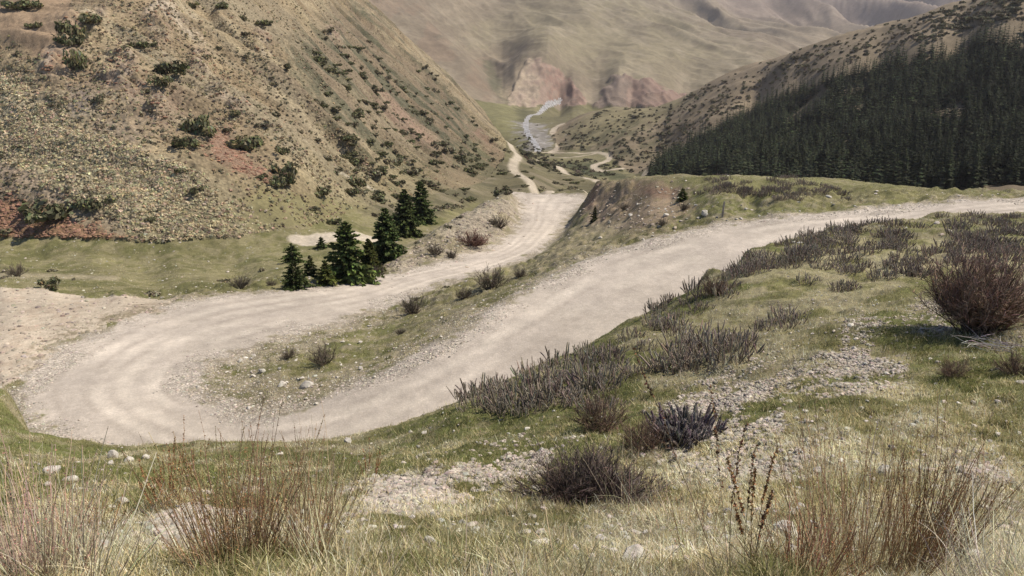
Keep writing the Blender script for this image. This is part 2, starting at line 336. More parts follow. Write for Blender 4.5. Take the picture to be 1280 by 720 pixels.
# ------------------------------------------------------------------ colours and texture weights per vertex
Cc = np.zeros(X.shape+(3,)); TU = np.zeros(X.shape); GR = np.zeros(X.shape); GS = np.ones(X.shape)
def put(m, c):
    global Cc
    m = np.clip(m, 0, 1)[..., None]; Cc = Cc*(1-m)+np.array(c)*m
LG = np.log(Y)
WF = [fbm(QG*a+o, LG*a*.8+o, 4, 100+o) for a, o in ((14, 0), (14, 5), (55, 10), (55, 15), (160, 20), (160, 25))]
def region(P, ylo, yhi, warp=4., cls=None, soft=None):
    """0..1 inside an outline traced on the ground, its edge frayed by noise of three sizes"""
    P = np.asarray(P, float); m = np.zeros(X.shape); g = 4*warp+8
    s = (Y > ylo) & (Y < yhi) & (U > P[:, 0].min()-g) & (U < P[:, 0].max()+g) & (V > P[:, 1].min()-g) & (V < P[:, 1].max()+g)
    if cls is not None: s &= cls
    us, vs_, w = U[s], V[s], [f[s] for f in WF]; a = 0
    for k, (c1, c2, c3) in enumerate(((.9, .8, .8), (-1.1, 1.1, 1.5), (1.5, -1.6, 2.2), (-1.9, 1.9, -3))):
        a = a+inpoly(us+(w[k % 2]*c1+w[2+k % 2]*c2+w[4+k % 2]*c3)*warp, vs_+(w[(k+1) % 2]*c1+w[2+(k+1) % 2]*c2+w[4+(k+1) % 2]*c3)*warp*.6, P)
    m[s] = a/4.
    return m
n1 = fbm(X*.22, Y*.22, 4, 111); n2 = fbm(X*1.1, Y*1.1, 4, 112); n3 = fbm(X*4, Y*4, 3, 113); nL = fbm(X/40, Y/40, 4, 114)
put(np.ones(X.shape), (.150, .138, .058))
put(sm(-.25, .5, n2+n1*.7), (.255, .222, .125))
put(sm(.05, .6, -n1-n2*.4)*.7, (.105, .118, .036))
put(sm(.25, .7, n3+n2*.5)*.55, (.21, .175, .115))
isl = (Y > 30) & (Y < 140) & ~c_mount
put(isl*.55, (.135, .122, .055))
put(isl*sm(-.1, .45, n2+.5*n1)*.55, (.185, .155, .085))
put(isl*sm(.15, .5, n3+.5*n2)*.4, (.24, .205, .15))
# valley floor beyond
vfm = (Y > 140) & ~c_mount & ~c_hill & ~c_far
put(vfm*1., (.125, .112, .055)); put(vfm*sm(-.2, .4, fbm(X/14, Y/14, 4, 120))*.6, (.095, .082, .045)); put(vfm*sm(.1, .6, fbm(X/30, Y/30, 4, 121))*.6, (.19, .165, .095))
put(region([(600,125),(640,132),(656,160),(662,185),(640,180),(612,160)], 500, 1100)*.75, (.17, .155, .075))
put(region([(645,135),(660,138),(662,165),(668,186),(658,188),(648,165)], 600, 1100, 2)*.5, (.07, .068, .035))
put(region([(690,133),(760,134),(740,150),(700,158),(684,170),(680,150)], 600, 1150)*.5, (.115, .098, .055))
put(region([(696,204),(750,202),(748,212),(790,222),(770,226),(720,216)], 400, 700, 2)*.8, (.050, .055, .028))
# left mountain
mt = c_mount*1.
uu = ac/9; 
put(mt, (.25, .203, .134))
put(mt*sm(-.2, .5, fbm(ac/7, al/24, 4, 131))*.7, (.215, .155, .092))
put(mt*sm(.1, .6, fbm(ac/4, al/18, 4, 132))*.5, (.31, .245, .15))
put(mt*sm(.0, .5, fbm(X/12, Y/12, 4, 133))*.35, (.19, .145, .095))
MR = lambda P, w=6.: region(P, 80, 640, w, c_mount)
apron = MR([(-60,70),(0,90),(60,130),(110,170),(200,205),(260,240),(330,275),(330,300),(160,290),(90,245),(0,200),(-60,190)], 10)
put(apron*.85, (.305, .26, .168)); TU += .55*mt+apron*.45
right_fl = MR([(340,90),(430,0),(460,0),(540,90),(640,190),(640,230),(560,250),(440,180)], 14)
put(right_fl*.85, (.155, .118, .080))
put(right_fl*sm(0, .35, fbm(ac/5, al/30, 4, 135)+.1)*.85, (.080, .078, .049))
put(MR([(395,70),(440,95),(520,150),(590,225),(560,240),(500,190),(430,130)], 12)*sm(-.1,.3,fbm(ac/3.5, al/20, 4, 136))*.5, (.26, .21, .135))
put(MR([(470,110),(485,112),(520,150),(560,190),(575,212),(560,205),(520,172),(490,140)], 5)*.7, (.25, .165, .122))
put(MR([(590,160),(602,160),(630,195),(640,210),(632,215),(608,190)], 4)*.75, (.215, .13, .10))
put(MR([(556,205),(600,212),(625,235),(590,240),(545,225)], 8)*.4, (.22, .145, .11))
put(MR([(535,215),(575,220),(600,240),(560,245)], 8)*.4, (.23, .15, .11))
brn = MR([(-40,-40),(80,-40),(95,20),(88,80),(84,95),(40,70),(0,42),(-40,30)], 5); put(brn*.85, (.265, .185, .122)); GR += .4*brn; TU *= 1-brn 
red1 = MR([(-40,242),(40,258),(110,285),(165,303),(120,312),(-40,305)], 6)
put(red1*.95, (.25, .130, .082))
put(MR([(-40,198),(30,212),(90,245),(150,280),(160,300),(110,285),(40,258),(-40,240)], 5)*.8, (.30, .225, .17))
red2 = MR([(262,168),(285,163),(310,190),(345,222),(335,224),(300,212),(268,195)], 4)
put(red2*.9, (.26, .165, .118))
put(MR([(160,120),(225,110),(235,150),(205,165),(165,155)], 9)*.5, (.235, .165, .12))
put(MR([(100,95),(135,80),(160,110),(120,125)], 8)*.5, (.23, .165, .125))
put(MR([(85,110),(110,115),(112,140),(90,140)], 6)*.6, (.20, .155, .145))
put(MR([(110,140),(165,145),(185,190),(140,170)], 8)*.45, (.22, .18, .15))
put(oc*sm(-.1, .4, fbm(ac/2, al/4, 3, 141))*.55, (.225, .16, .125))
put(oc*sm(.1, .5, fbm(X*.8, Y*.8, 3, 142))*.4, (.36, .30, .23))
put(MR([(180,5),(210,0),(225,25),(250,45),(255,60),(235,45),(195,15)], 5)*.7, (.40, .33, .25))
grn = MR([(330,228),(380,240),(468,262),(470,285),(400,285),(330,285),(300,270)], 6)
put(grn*.7, (.185, .165, .075)); TU *= 1-.7*np.maximum(np.maximum(red1, red2), grn)
GR += .8*np.maximum(red1, red2)
put(mt*sm(14, 0, Z-np.interp(Y, [90, 150, 250, 450], [-24.5, -29, -42, -56]))*.4, (.14, .125, .06))
put(np.clip(1-TRK/.5, 0, 1)*.7, (.36, .31, .23))
# meadow
me = ((Y > 60) & (Y < 150) & (QG < -.05) & ~c_mount)*1.
put(me*.75, (.168, .150, .070)); put(me*sm(.0, .5, n2+n1*.6)*.55, (.215, .185, .105)); put(me*sm(.0, .5, -n1-.4*n2)*.5, (.095, .095, .035))
put(region([(-50,339),(60,342),(150,345),(150,350),(60,349),(-50,347)], 55, 95, 1.5)*.75, (.30, .25, .17))
put(np.clip(1-PAT/.6, 0, 1)*.9, (.46, .39, .31))
# spoil bank (pale gravel)
bank = region([(455,345),(480,325),(520,305),(545,285),(580,262),(606,250),(640,238),(660,246),(650,265),(636,290),(600,310),(560,322),(500,342)], 60, 128, 7)
put(bank*.85, (.32, .265, .205)); GR = np.maximum(GR, bank*.8); put(bank*sm(.05, .4, n1+n2*.6)*.6, (.19, .16, .085))
# mound with its cut bank
mound = region([(725,275),(728,245),(745,226),(790,223),(850,225),(855,240),(870,262),(820,285),(770,290)], 60, 108, 7)
put(mound*.8, (.25, .180, .130)); put(mound*sm(0, .4, n2+.5*n1)*.6, (.15, .12, .06)); put(region([(795,232),(835,229),(850,238),(840,246),(800,244)], 60, 105, 4)*.8, (.16, .10, .07))  # last patch: brown earth with the shade below the crest lip painted in
put(region([(728,262),(740,232),(752,226),(748,240),(738,262)], 70, 110, 3)*.7, (.16, .10, .07))  # red-brown cut face, its colour darkened for the shade of the undercut
put(region([(640,360),(700,300),(730,272),(790,280),(760,300),(700,330)], 55, 105, 8)*.5*(sd > .3), (.27, .22, .155))
crest = region([(800,222),(1000,221),(1130,231),(1230,240),(1230,248),(1130,252),(1000,250),(860,232)], 58, 90, 4)
put(crest*.6, (.17, .155, .068))
vs_ = region([(440,258),(520,240),(600,222),(640,196),(640,180),(664,205),(690,214),(770,232),(740,240),(640,240),(560,262),(480,285)], 112, 420, 4)*(~c_mount)*(dfar > .5)
put(vs_*.7, (.125, .105, .062)); put(vs_*sm(-.1, .4, fbm(X/6, Y/6, 4, 190))*.6, (.075, .068, .040)); put(vs_*sm(.1, .5, fbm(X/9, Y/5, 4, 191))*.45, (.23, .185, .13))
# hillside: gravel patches and cut bank below the lip
PATCH = [[(425,640),(470,600),(560,588),(640,562),(700,560),(680,600),(600,632),(500,642)], [(810,540),(880,490),(950,465),(992,470),(960,500),(900,540),(845,547)],
 [(1000,478),(1040,435),(1075,430),(1132,465),(1120,478),(1060,486),(1010,487)], [(1055,412),(1090,400),(1125,405),(1110,425),(1060,427)], [(1148,388),(1170,372),(1195,385),(1190,415),(1152,417)],
 [(930,532),(990,523),(1000,537),(940,544)], [(200,650),(260,610),(330,620),(340,655),(250,690)], [(840,560),(900,520),(910,540),(860,570)], [(880,580),(960,565),(1000,575),(940,590)], [(1190,590),(1250,575),(1280,600),(1200,610)]]
pat = np.zeros(X.shape)
for iP, P in enumerate(PATCH): pat = np.maximum(pat, region(P, 2, 32, 11)*(.45 if iP == 6 else 1))
pat = sm(.28, .95, pat+.45*(WF[2]+n2)*(pat > .02)+.35*(n3+WF[4])*(pat > .05)*(pat < .95)+.12*n2)
put(pat*.85, (.30, .25, .195)); GR = np.maximum(GR, pat); GS *= 1-pat*.9
slope = np.zeros(X.shape); lb = (sd > .0) & (Y < 60) & (Y > 18) & (X > -26)
lipd = sm(5.5, 1.5, sd)*lb*((Z < -9.5-0*X))
put(lipd*sm(-.5, .1, n2)*.7, (.30, .25, .18)); GR = np.maximum(GR, lipd*.6)
# turnout
put(turn*.92, (.455, .375, .29)); put(turn*sm(.1, .5, n2+n1*.5)*.5, (.34, .26, .19)); GR = np.maximum(GR, turn*.35)
put(region([(15,475),(35,440),(70,415),(120,395),(180,380),(230,372),(235,378),(190,392),(110,425),(60,452),(35,480)], 35, 70, 6)*sm(-.15,.2,n3+n2*.5)*.75, (.17, .14, .085))
# hairpin road with tracks and loose gravel
edge = sd+fbm(X*.9, Y*.9, 4, 151)*.75+fbm(X*4, Y*4, 2, 152)*.22
road = sm(.35, -.35, edge)*((Y > 24) & (Y < 136) & (sd < 5))
lat = rast(LAT, X, Y, 0.); hw = np.clip(np.abs(lat)+np.maximum(-sd, 0), .5, 9); ln = lat/hw
put(road, (.422, .36, .302))
put(road*sm(-.2, .5, n1)*.2, (.465, .395, .315))
wob = .07*fbm(X*.12, Y*.12, 2, 156)
for c0, w0, dk in ((-.56, .11, 0), (-.20, .11, 0), (.12, .11, 0), (.44, .11, 0), (-.42, .05, 1), (-.07, .06, 1), (.25, .05, 1), (.60, .06, 1), (-.68, .05, 1)):
    a_ = road*np.exp(-((ln-c0+wob)/w0)**2)*sm(-.6, .3, fbm(X*.2+dk*7, Y*.2+c0*9, 3, 153))
    put(a_*(.45 if dk else .75), (.31, .26, .215) if dk else (.52, .448, .372))
loose = road*sm(.20, .0, -sd/ (2*hw)+fbm(X*.3, Y*.3, 3, 154)*.12)
put(loose*.55, (.385, .33, .272)); GR = np.maximum(GR*(1-road), loose*.7+road*.22)
apronr = sm(1.3, .1, sd+fbm(X*.6, Y*.6, 4, 155)*1.0)*((sd > -.5) & (Y > 24) & (Y < 136))*(1-turn)*(1-road)
put(apronr*.75, (.33, .275, .215)); GR = np.maximum(GR, apronr*.8); GS *= (1-road)*(1-turn)*(1-apronr*.8)
put(region([(246,470),(262,455),(300,500),(420,490),(480,468),(470,478),(405,503),(335,516),(280,508),(246,492)], 33, 48, 8)*(1-road)*.35, (.34, .285, .22))
put(np.clip(1-dfar/.9, 0, 1)*.9, (.40, .335, .26))
put(region([(690,190),(700,180),(692,165),(700,156),(722,152),(728,160),(705,166),(712,182),(706,192)], 580, 900, 3)*.5, (.20, .15, .115))
# right hill
hl = c_hill*1.
put(hl, (.20, .155, .105)); put(hl*sm(-.2, .4, fbm(X/22, Y/22, 4, 161))*.6, (.155, .122, .08)); put(hl*sm(.1, .6, nL)*.5, (.20, .155, .105))
put(region([(704,165),(750,134),(830,130),(880,112),(800,165),(730,185)], 500, 900, 5, c_hill)*.6, (.185, .165, .085))
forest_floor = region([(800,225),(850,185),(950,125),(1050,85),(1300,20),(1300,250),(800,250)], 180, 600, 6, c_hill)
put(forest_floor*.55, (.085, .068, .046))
put(region([(690,190),(720,165),(790,150),(830,170),(820,205),(760,200)], 500, 900, 6, c_hill)*sm(-.2, .3, fbm(X/9, Y/9, 4, 163))*.7, (.085, .078, .044))
# far mountains
fmk = c_far*1.
put(fmk, (.200, .160, .113)); put(fmk*sm(-.2, .5, fbm(X/180, Y/300, 4, 171))*.6, (.150, .118, .085))
put(fmk*sm(.0, .6, ridged(X/70+wx2, Y/160, 4, 175))*.35, (.25, .205, .15)) if False else None
grs = region([(560,60),(700,-50),(820,0),(950,70),(1000,90),(880,125),(730,90),(660,60)], 1150, 3000, 14, c_far)
put(grs*.6, (.200, .172, .105)); put(fmk*sm(-.1, .5, fbm(X/60, Z/30, 5, 176))*.35, (.135, .108, .078)); put(fmk*sm(.1, .6, fbm(X/34, Z/18, 5, 177))*.35, (.26, .215, .155)); put(fmk*sm(2300, 3300, Y)*.7, (.19, .145, .13))  # last tint: mauve haze put into the slope colour with distance
put(region([(440,-30),(560,30),(640,120),(600,130),(520,70)], 1000, 1900, 8, c_far)*sm(-.2,.4,fbm(X/25, Y/60, 4, 173))*.7, (.185, .135, .095))
put(region([(600,75),(610,72),(628,105),(644,128),(630,130),(614,110)], 1000, 1400, 2, c_far)*.7, (.085, .083, .05))
put(fmk*sm(.5, 1.3, -fr)*.35*gate_full if False else 0*fmk, (.1, .1, .1))
cn = fbm(X/9, Z/7, 4, 178)
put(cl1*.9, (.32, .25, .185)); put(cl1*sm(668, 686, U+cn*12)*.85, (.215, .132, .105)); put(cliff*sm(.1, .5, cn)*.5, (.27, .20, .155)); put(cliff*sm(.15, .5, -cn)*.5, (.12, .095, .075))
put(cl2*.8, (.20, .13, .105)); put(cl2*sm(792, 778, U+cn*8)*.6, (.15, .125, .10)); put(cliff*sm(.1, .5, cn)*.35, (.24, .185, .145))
put(region([(632,131),(625,118),(650,80),(668,72),(650,105)], 1040, 1350, 4, c_far)*.6, (.33, .26, .18))
put(sm(5, -5, drv2+fbm(X/9, Y/9, 4, 179)*12)*.75*(dfar > 2), (.20, .18, .17)); put(sm(8, -8, drv2+fbm(X/5, Y/5, 3, 180)*14)*sm(.1, .5, fbm(X/4, Y/7, 3, 181))*.5*(dfar > 2), (.36, .33, .32))
GS *= (1-fmk)
# ------------------------------------------------------------------ materials
def newmat(name, rough=.9):
    m = bpy.data.materials.new(name); m.use_nodes = True; nt = m.node_tree
    b = nt.nodes['Principled BSDF']; b.inputs['Roughness'].default_value = rough
    b.inputs['Specular IOR Level'].default_value = .15
    return m, nt, b
def nd(nt, t, **k):
    n = nt.nodes.new(t)
    for a, v in k.items(): setattr(n, a, v)
    return n
def lk(nt, a, b): nt.links.new(a, b)
def mth(nt, op, a, b=None, c=None):
    n = nd(nt, 'ShaderNodeMath', operation=op)
    for i, v in enumerate((a, b, c)):
        if v is None: continue
        if isinstance(v, (int, float)): n.inputs[i].default_value = v
        else: lk(nt, v, n.inputs[i])
    return n.outputs[0]
def mapr(nt, v, a, b, c, d):
    n = nd(nt, 'ShaderNodeMapRange'); n.inputs[1].default_value = a; n.inputs[2].default_value = b; n.inputs[3].default_value = c; n.inputs[4].default_value = d
    lk(nt, v, n.inputs[0]); return n.outputs[0]
def terrain_mat(name):
    m, nt, b = newmat(name, .95)
    co = nd(nt, 'ShaderNodeTexCoord').outputs['Object']
    ca = nd(nt, 'ShaderNodeVertexColor', layer_name='tint'); da = nd(nt, 'ShaderNodeVertexColor', layer_name='grain')
    sp = nd(nt, 'ShaderNodeSeparateColor'); lk(nt, da.outputs[0], sp.inputs[0])
    wt, wg, ws = sp.outputs
    def vor(s, feat='F1'):
        n = nd(nt, 'ShaderNodeTexVoronoi', feature=feat); n.inputs['Scale'].default_value = s; lk(nt, co, n.inputs['Vector']); return n
    def noi(s, det=4, r=.6):
        n = nd(nt, 'ShaderNodeTexNoise'); n.inputs['Scale'].default_value = s; n.inputs['Detail'].default_value = det; n.inputs['Roughness'].default_value = r; lk(nt, co, n.inputs['Vector']); return n.outputs[0]
    # tussocks on the slopes: pale cushions with dark gaps
    warp = nd(nt, 'ShaderNodeTexNoise'); warp.inputs['Scale'].default_value = 2.2; lk(nt, co, warp.inputs['Vector'])
    mx = nd(nt, 'ShaderNodeVectorMath', operation='MULTIPLY_ADD'); lk(nt, warp.outputs['Color'], mx.inputs[0]); mx.inputs[1].default_value = (.35, .35, .35); lk(nt, co, mx.inputs[2])
    t1 = nd(nt, 'ShaderNodeTexVoronoi'); t1.inputs['Scale'].default_value = 2.0; lk(nt, mx.outputs[0], t1.inputs['Vector'])
    tv = mapr(nt, t1.outputs['Distance'], .25, .75, 1.25, .62)
    tn = noi(.5, 5, .7); tvv = mth(nt, 'MULTIPLY', tv, mapr(nt, tn, .3, .7, .8, 1.2))
    # gravel: stones of mixed size and tone
    g1 = vor(9); g2 = vor(3.2)
    s1 = nd(nt, 'ShaderNodeSeparateColor'); lk(nt, g1.outputs['Color'], s1.inputs[0]); s2 = nd(nt, 'ShaderNodeSeparateColor'); lk(nt, g2.outputs['Color'], s2.inputs[0])
    gv = mth(nt, 'MULTIPLY', mapr(nt, s1.outputs[0], 0, 1, .72, 1.28), mapr(nt, s2.outputs[1], 0, 1, .74, 1.26))
    gv = mth(nt, 'MULTIPLY', gv, mapr(nt, g1.outputs['Distance'], .3, .75, 1.05, .72))
    # turf
    n_a = noi(14, 5, .75); n_b = noi(2.2, 5, .7)
    sv = mth(nt, 'MULTIPLY', mapr(nt, n_a, .3, .7, .62, 1.38), mapr(nt, n_b, .3, .7, .75, 1.25))
    far1 = noi(.022, 8, .7)
    base = mth(nt, 'MULTIPLY', mth(nt, 'MULTIPLY', mapr(nt, far1, .3, .7, .80, 1.2), mapr(nt, noi(.12, 6, .65), .3, .7, .82, 1.18)), mapr(nt, noi(.9, 4, .6), .3, .7, .90, 1.10))
    def blend(v, w):  # 1 + (v-1)*w
        return mth(nt, 'MULTIPLY_ADD', mth(nt, 'SUBTRACT', v, 1.0), w, 1.0)
    f = mth(nt, 'MULTIPLY', mth(nt, 'MULTIPLY', blend(tvv, wt), blend(gv, wg)), mth(nt, 'MULTIPLY', blend(sv, ws), base))
    vm = nd(nt, 'ShaderNodeVectorMath', operation='SCALE'); lk(nt, ca.outputs[0], vm.inputs[0]); lk(nt, f, vm.inputs['Scale'])
    lk(nt, vm.outputs[0], b.inputs['Base Color'])
    hgt = mth(nt, 'ADD', mth(nt, 'MULTIPLY', mth(nt, 'MULTIPLY', mth(nt, 'SUBTRACT', 1.0, t1.outputs['Distance']), wt), .28),
              mth(nt, 'ADD', mth(nt, 'MULTIPLY', mth(nt, 'MULTIPLY', mth(nt, 'SUBTRACT', 1.0, g1.outputs['Distance']), wg), .05), mth(nt, 'MULTIPLY', mth(nt, 'MULTIPLY', n_a, ws), .05)))
    hgt = mth(nt, 'ADD', hgt, mth(nt, 'MULTIPLY', n_b, .03))
    bp = nd(nt, 'ShaderNodeBump'); bp.inputs['Strength'].default_value = .8; bp.inputs['Distance'].default_value = 1.0; lk(nt, hgt, bp.inputs['Height']); lk(nt, bp.outputs[0], b.inputs['Normal'])
    return m
M_TER = terrain_mat('earth and turf')
# river: dark water broken by white rapids
M_RIV, nt, b = newmat('rapids', .35)
co = nd(nt, 'ShaderNodeTexCoord').outputs['Object']
n = nd(nt, 'ShaderNodeTexNoise'); n.inputs['Scale'].default_value = .3; n.inputs['Detail'].default_value = 6; n.inputs['Roughness'].default_value = .7; lk(nt, co, n.inputs['Vector'])
r = nd(nt, 'ShaderNodeValToRGB'); lk(nt, n.outputs[0], r.inputs[0]); r.color_ramp.elements[0].position = .44; r.color_ramp.elements[0].color = (.20, .185, .175, 1); r.color_ramp.elements[1].position = .60; r.color_ramp.elements[1].color = (.44, .43, .43, 1)
lk(nt, r.outputs[0], b.inputs['Base Color'])
# ------------------------------------------------------------------ terrain objects
def mesh_np(name, Vv, quads=None, tris=None, mat=None, cols=None, smooth=False, parent=None, link=True):
    me_ = bpy.data.meshes.new(name); Vv = np.asarray(Vv, np.float32)
    nq = 0 if quads is None else len(quads); ntr = 0 if tris is None else len(tris)
    me_.vertices.add(len(Vv)); me_.vertices.foreach_set('co', Vv.ravel())
    li = []; ls = []
    if nq: li.append(np.asarray(quads, np.int32).ravel())
    if ntr: li.append(np.asarray(tris, np.int32).ravel())
    li = np.concatenate(li); st = np.r_[np.arange(nq)*4, nq*4+np.arange(ntr)*3].astype(np.int32)
    me_.loops.add(len(li)); me_.loops.foreach_set('vertex_index', li)
    me_.polygons.add(nq+ntr); me_.polygons.foreach_set('loop_start', st)
    me_.polygons.foreach_set('use_smooth', np.full(nq+ntr, smooth))
    for nm, c in (cols or {}).items():
        at = me_.color_attributes.new(nm, 'FLOAT_COLOR', 'POINT'); c4 = np.ones((len(Vv), 4), np.float32); c4[:, :3] = c; at.data.foreach_set('color', c4.ravel())
    me_.update(); me_.validate()
    if mat is not None: me_.materials.append(mat)
    o = bpy.data.objects.new(name, me_)
    if link: COL.objects.link(o)
    if parent is not None: o.parent = parent
    return o
def tag(o, label=None, cat=None, group=None, kind=None):
    if label: o['label'] = label
    if cat: o['category'] = cat
    if group: o['group'] = group
    if kind: o['kind'] = kind
    return o
cls = np.zeros(X.shape, np.int8)                 # 0 hillside
cls[(Y > 60) & (QG < -.05)] = 2; cls[(Y > 135)] = 2
cls[c_mount] = 3; cls[c_hill] = 4; cls[c_far] = 5
cls[(road > .5) | (dfar < .3) | (PAT < .2)] = 1
cls[(turn > .5)] = 6
cls[(drv < 0) & (dfar > 0)] = 7
fc = cls[:-1, :-1]
idx = np.arange(LY*LQ).reshape(LY, LQ)
quad = np.stack([idx[:-1, :-1], idx[:-1, 1:], idx[1:, 1:], idx[1:, :-1]], -1)
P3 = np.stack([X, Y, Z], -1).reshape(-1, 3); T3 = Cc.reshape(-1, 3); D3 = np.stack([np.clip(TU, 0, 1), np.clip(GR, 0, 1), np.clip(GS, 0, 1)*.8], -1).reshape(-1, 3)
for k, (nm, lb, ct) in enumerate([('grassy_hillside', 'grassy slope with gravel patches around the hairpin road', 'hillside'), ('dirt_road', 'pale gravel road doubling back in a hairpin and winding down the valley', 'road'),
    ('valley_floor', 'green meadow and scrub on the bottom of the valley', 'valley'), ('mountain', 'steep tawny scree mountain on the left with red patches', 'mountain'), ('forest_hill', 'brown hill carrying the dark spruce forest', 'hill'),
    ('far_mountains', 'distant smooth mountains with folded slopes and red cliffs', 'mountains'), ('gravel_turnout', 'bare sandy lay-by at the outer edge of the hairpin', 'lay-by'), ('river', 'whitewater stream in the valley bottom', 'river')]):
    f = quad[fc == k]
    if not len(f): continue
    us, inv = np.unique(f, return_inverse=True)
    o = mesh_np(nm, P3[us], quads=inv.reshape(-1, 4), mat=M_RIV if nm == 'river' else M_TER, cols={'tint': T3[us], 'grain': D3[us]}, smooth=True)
    tag(o, lb, ct, kind='structure')
#@@OBJECTS
# ------------------------------------------------------------------ plant materials
def plantmat(name, var=.25, trans=.25, scale=1.5, rough=.8, ov=.2):
    """colour per blade / twig from the mesh, broken up by noise and a per-object tone"""
    m, nt, b = newmat(name, rough)
    ca = nd(nt, 'ShaderNodeVertexColor', layer_name='tint'); oi = nd(nt, 'ShaderNodeObjectInfo')
    co = nd(nt, 'ShaderNodeTexCoord').outputs['Object']
    n = nd(nt, 'ShaderNodeTexNoise'); n.inputs['Scale'].default_value = scale; n.inputs['Detail'].default_value = 4; lk(nt, co, n.inputs['Vector'])
    f = mth(nt, 'MULTIPLY', mapr(nt, n.outputs[0], .3, .7, 1-var, 1+var), mapr(nt, oi.outputs['Random'], 0, 1, 1-ov, 1+ov))
    vm = nd(nt, 'ShaderNodeVectorMath', operation='SCALE'); lk(nt, ca.outputs[0], vm.inputs[0]); lk(nt, f, vm.inputs['Scale']); lk(nt, vm.outputs[0], b.inputs['Base Color'])
    if trans > 0:
        t = nd(nt, 'ShaderNodeBsdfTranslucent'); lk(nt, vm.outputs[0], t.inputs[0]); mx = nd(nt, 'ShaderNodeMixShader'); mx.inputs[0].default_value = trans
        lk(nt, b.outputs[0], mx.inputs[1]); lk(nt, t.outputs[0], mx.inputs[2]); lk(nt, mx.outputs[0], nt.nodes['Material Output'].inputs[0])
    return m
M_GRASS = plantmat('grass blades', .3, .32, .8); M_TWIG = plantmat('twigs', .3, 0, 3); M_NEED = plantmat('needles', .35, .12, .8, .8, .4); M_LEAF = plantmat('shrub leaves', .35, .15, 1.2)
M_BARK = plantmat('bark', .3, 0, 4); M_FUZZ = plantmat('shaggy stems', .35, .1, 9)
M_ROCK, nt, b = newmat('pale stone', .9)
co = nd(nt, 'ShaderNodeTexCoord').outputs['Object']; oi = nd(nt, 'ShaderNodeObjectInfo'); ca = nd(nt, 'ShaderNodeVertexColor', layer_name='tint')
n = nd(nt, 'ShaderNodeTexNoise'); n.inputs['Scale'].default_value = 5; n.inputs['Detail'].default_value = 7; n.inputs['Roughness'].default_value = .7; lk(nt, co, n.inputs['Vector'])
f = mth(nt, 'MULTIPLY', mapr(nt, n.outputs[0], .3, .7, .68, 1.2), mapr(nt, oi.outputs['Random'], 0, 1, .82, 1.12))
vm = nd(nt, 'ShaderNodeVectorMath', operation='SCALE'); lk(nt, ca.outputs[0], vm.inputs[0]); lk(nt, f, vm.inputs['Scale']); lk(nt, vm.outputs[0], b.inputs['Base Color'])
bp = nd(nt, 'ShaderNodeBump'); bp.inputs['Strength'].default_value = .5; bp.inputs['Distance'].default_value = .05; lk(nt, n.outputs[0], bp.inputs['Height']); lk(nt, bp.outputs[0], b.inputs['Normal'])
# ------------------------------------------------------------------ generators (numpy)
def rnd(n, a=0., b=1.): return rng.uniform(a, b, n)
def unit(v): return v/np.maximum(np.linalg.norm(v, axis=-1, keepdims=True), 1e-9)
def tubes(P, R, sides=3):
    """P [n,k,3] paths, R [n,k] radii -> verts, quads"""
    n, k, _ = P.shape; T = unit(np.gradient(P, axis=1)); ref = np.where(np.abs(T[..., 2:3]) > .9, [1., 0, 0], [0, 0, 1.])
    A = unit(np.cross(T, ref)); B = np.cross(T, A); a = np.arange(sides)/sides*2*math.pi
    Vv = P[:, :, None]+R[:, :, None, None]*(np.cos(a)[:, None]*A[:, :, None]+np.sin(a)[:, None]*B[:, :, None])
    i = np.arange(n*k*sides).reshape(n, k, sides); j = np.roll(i, -1, axis=2)
    Q = np.stack([i[:, :-1], j[:, :-1], j[:, 1:], i[:, 1:]], -1).reshape(-1, 4)
    return Vv.reshape(-1, 3), Q
def curve(base, d, L, k=5, bend=.3, droop=0., wig=.0):
    """curved shoots: base [n,3], direction [n,3], length [n]"""
    n = len(base); t = np.linspace(0, 1, k)[None, :, None]; side = unit(rng.normal(size=(n, 3)))*bend
    P = base[:, None]+L[:, None, None]*(d[:, None]*t+side[:, None]*t*t*.5+np.array([0, 0, -1.])*droop*t*t)
    if wig: P = P+rng.normal(size=P.shape)*wig*L[:, None, None]*t
    return P
def cone_dirs(n, lo, hi):
    a = rnd(n, 0, 2*math.pi); t = np.sqrt(lo*lo+(hi*hi-lo*lo)*rnd(n)); return np.stack([np.sin(t)*np.cos(a), np.sin(t)*np.sin(a), np.cos(t)], -1)
def pick(P, n, lo=.3, hi=1.):
    """n points and tangents on given paths"""
    i = rng.integers(0, len(P), n); t = rnd(n, lo, hi)*(P.shape[1]-1.001); j = t.astype(int); f = (t-j)[:, None]
    return P[i, j]*(1-f)+P[i, j+1]*f, unit(P[i, j+1]-P[i, j]), i, t/(P.shape[1]-1)
class MB:
    def __init__(s): s.v = []; s.q = []; s.t = []; s.c = []; s.n = 0
    def add(s, Vv, q=None, t=None, c=(1, 1, 1)):
        Vv = np.asarray(Vv).reshape(-1, 3); c = np.asarray(c, float)
        s.c.append(np.broadcast_to(c, Vv.shape) if c.ndim == 1 else c.reshape(-1, 3))
        if q is not None and len(q): s.q.append(np.asarray(q)+s.n)
        if t is not None and len(t): s.t.append(np.asarray(t)+s.n)
        s.v.append(Vv); s.n += len(Vv)
    def tube(s, P, R, sides, c):
        Vv, q = tubes(P, R, sides); c = np.asarray(c, float)
        if c.ndim == 2: c = np.repeat(c, P.shape[1]*sides, 0)
        s.add(Vv, q, None, c)
    def build(s, name, mat, parent=None, smooth=False, link=True):
        return mesh_np(name, np.concatenate(s.v), np.concatenate(s.q) if s.q else None, np.concatenate(s.t) if s.t else None, mat, {'tint': np.concatenate(s.c)}, smooth, parent, link)
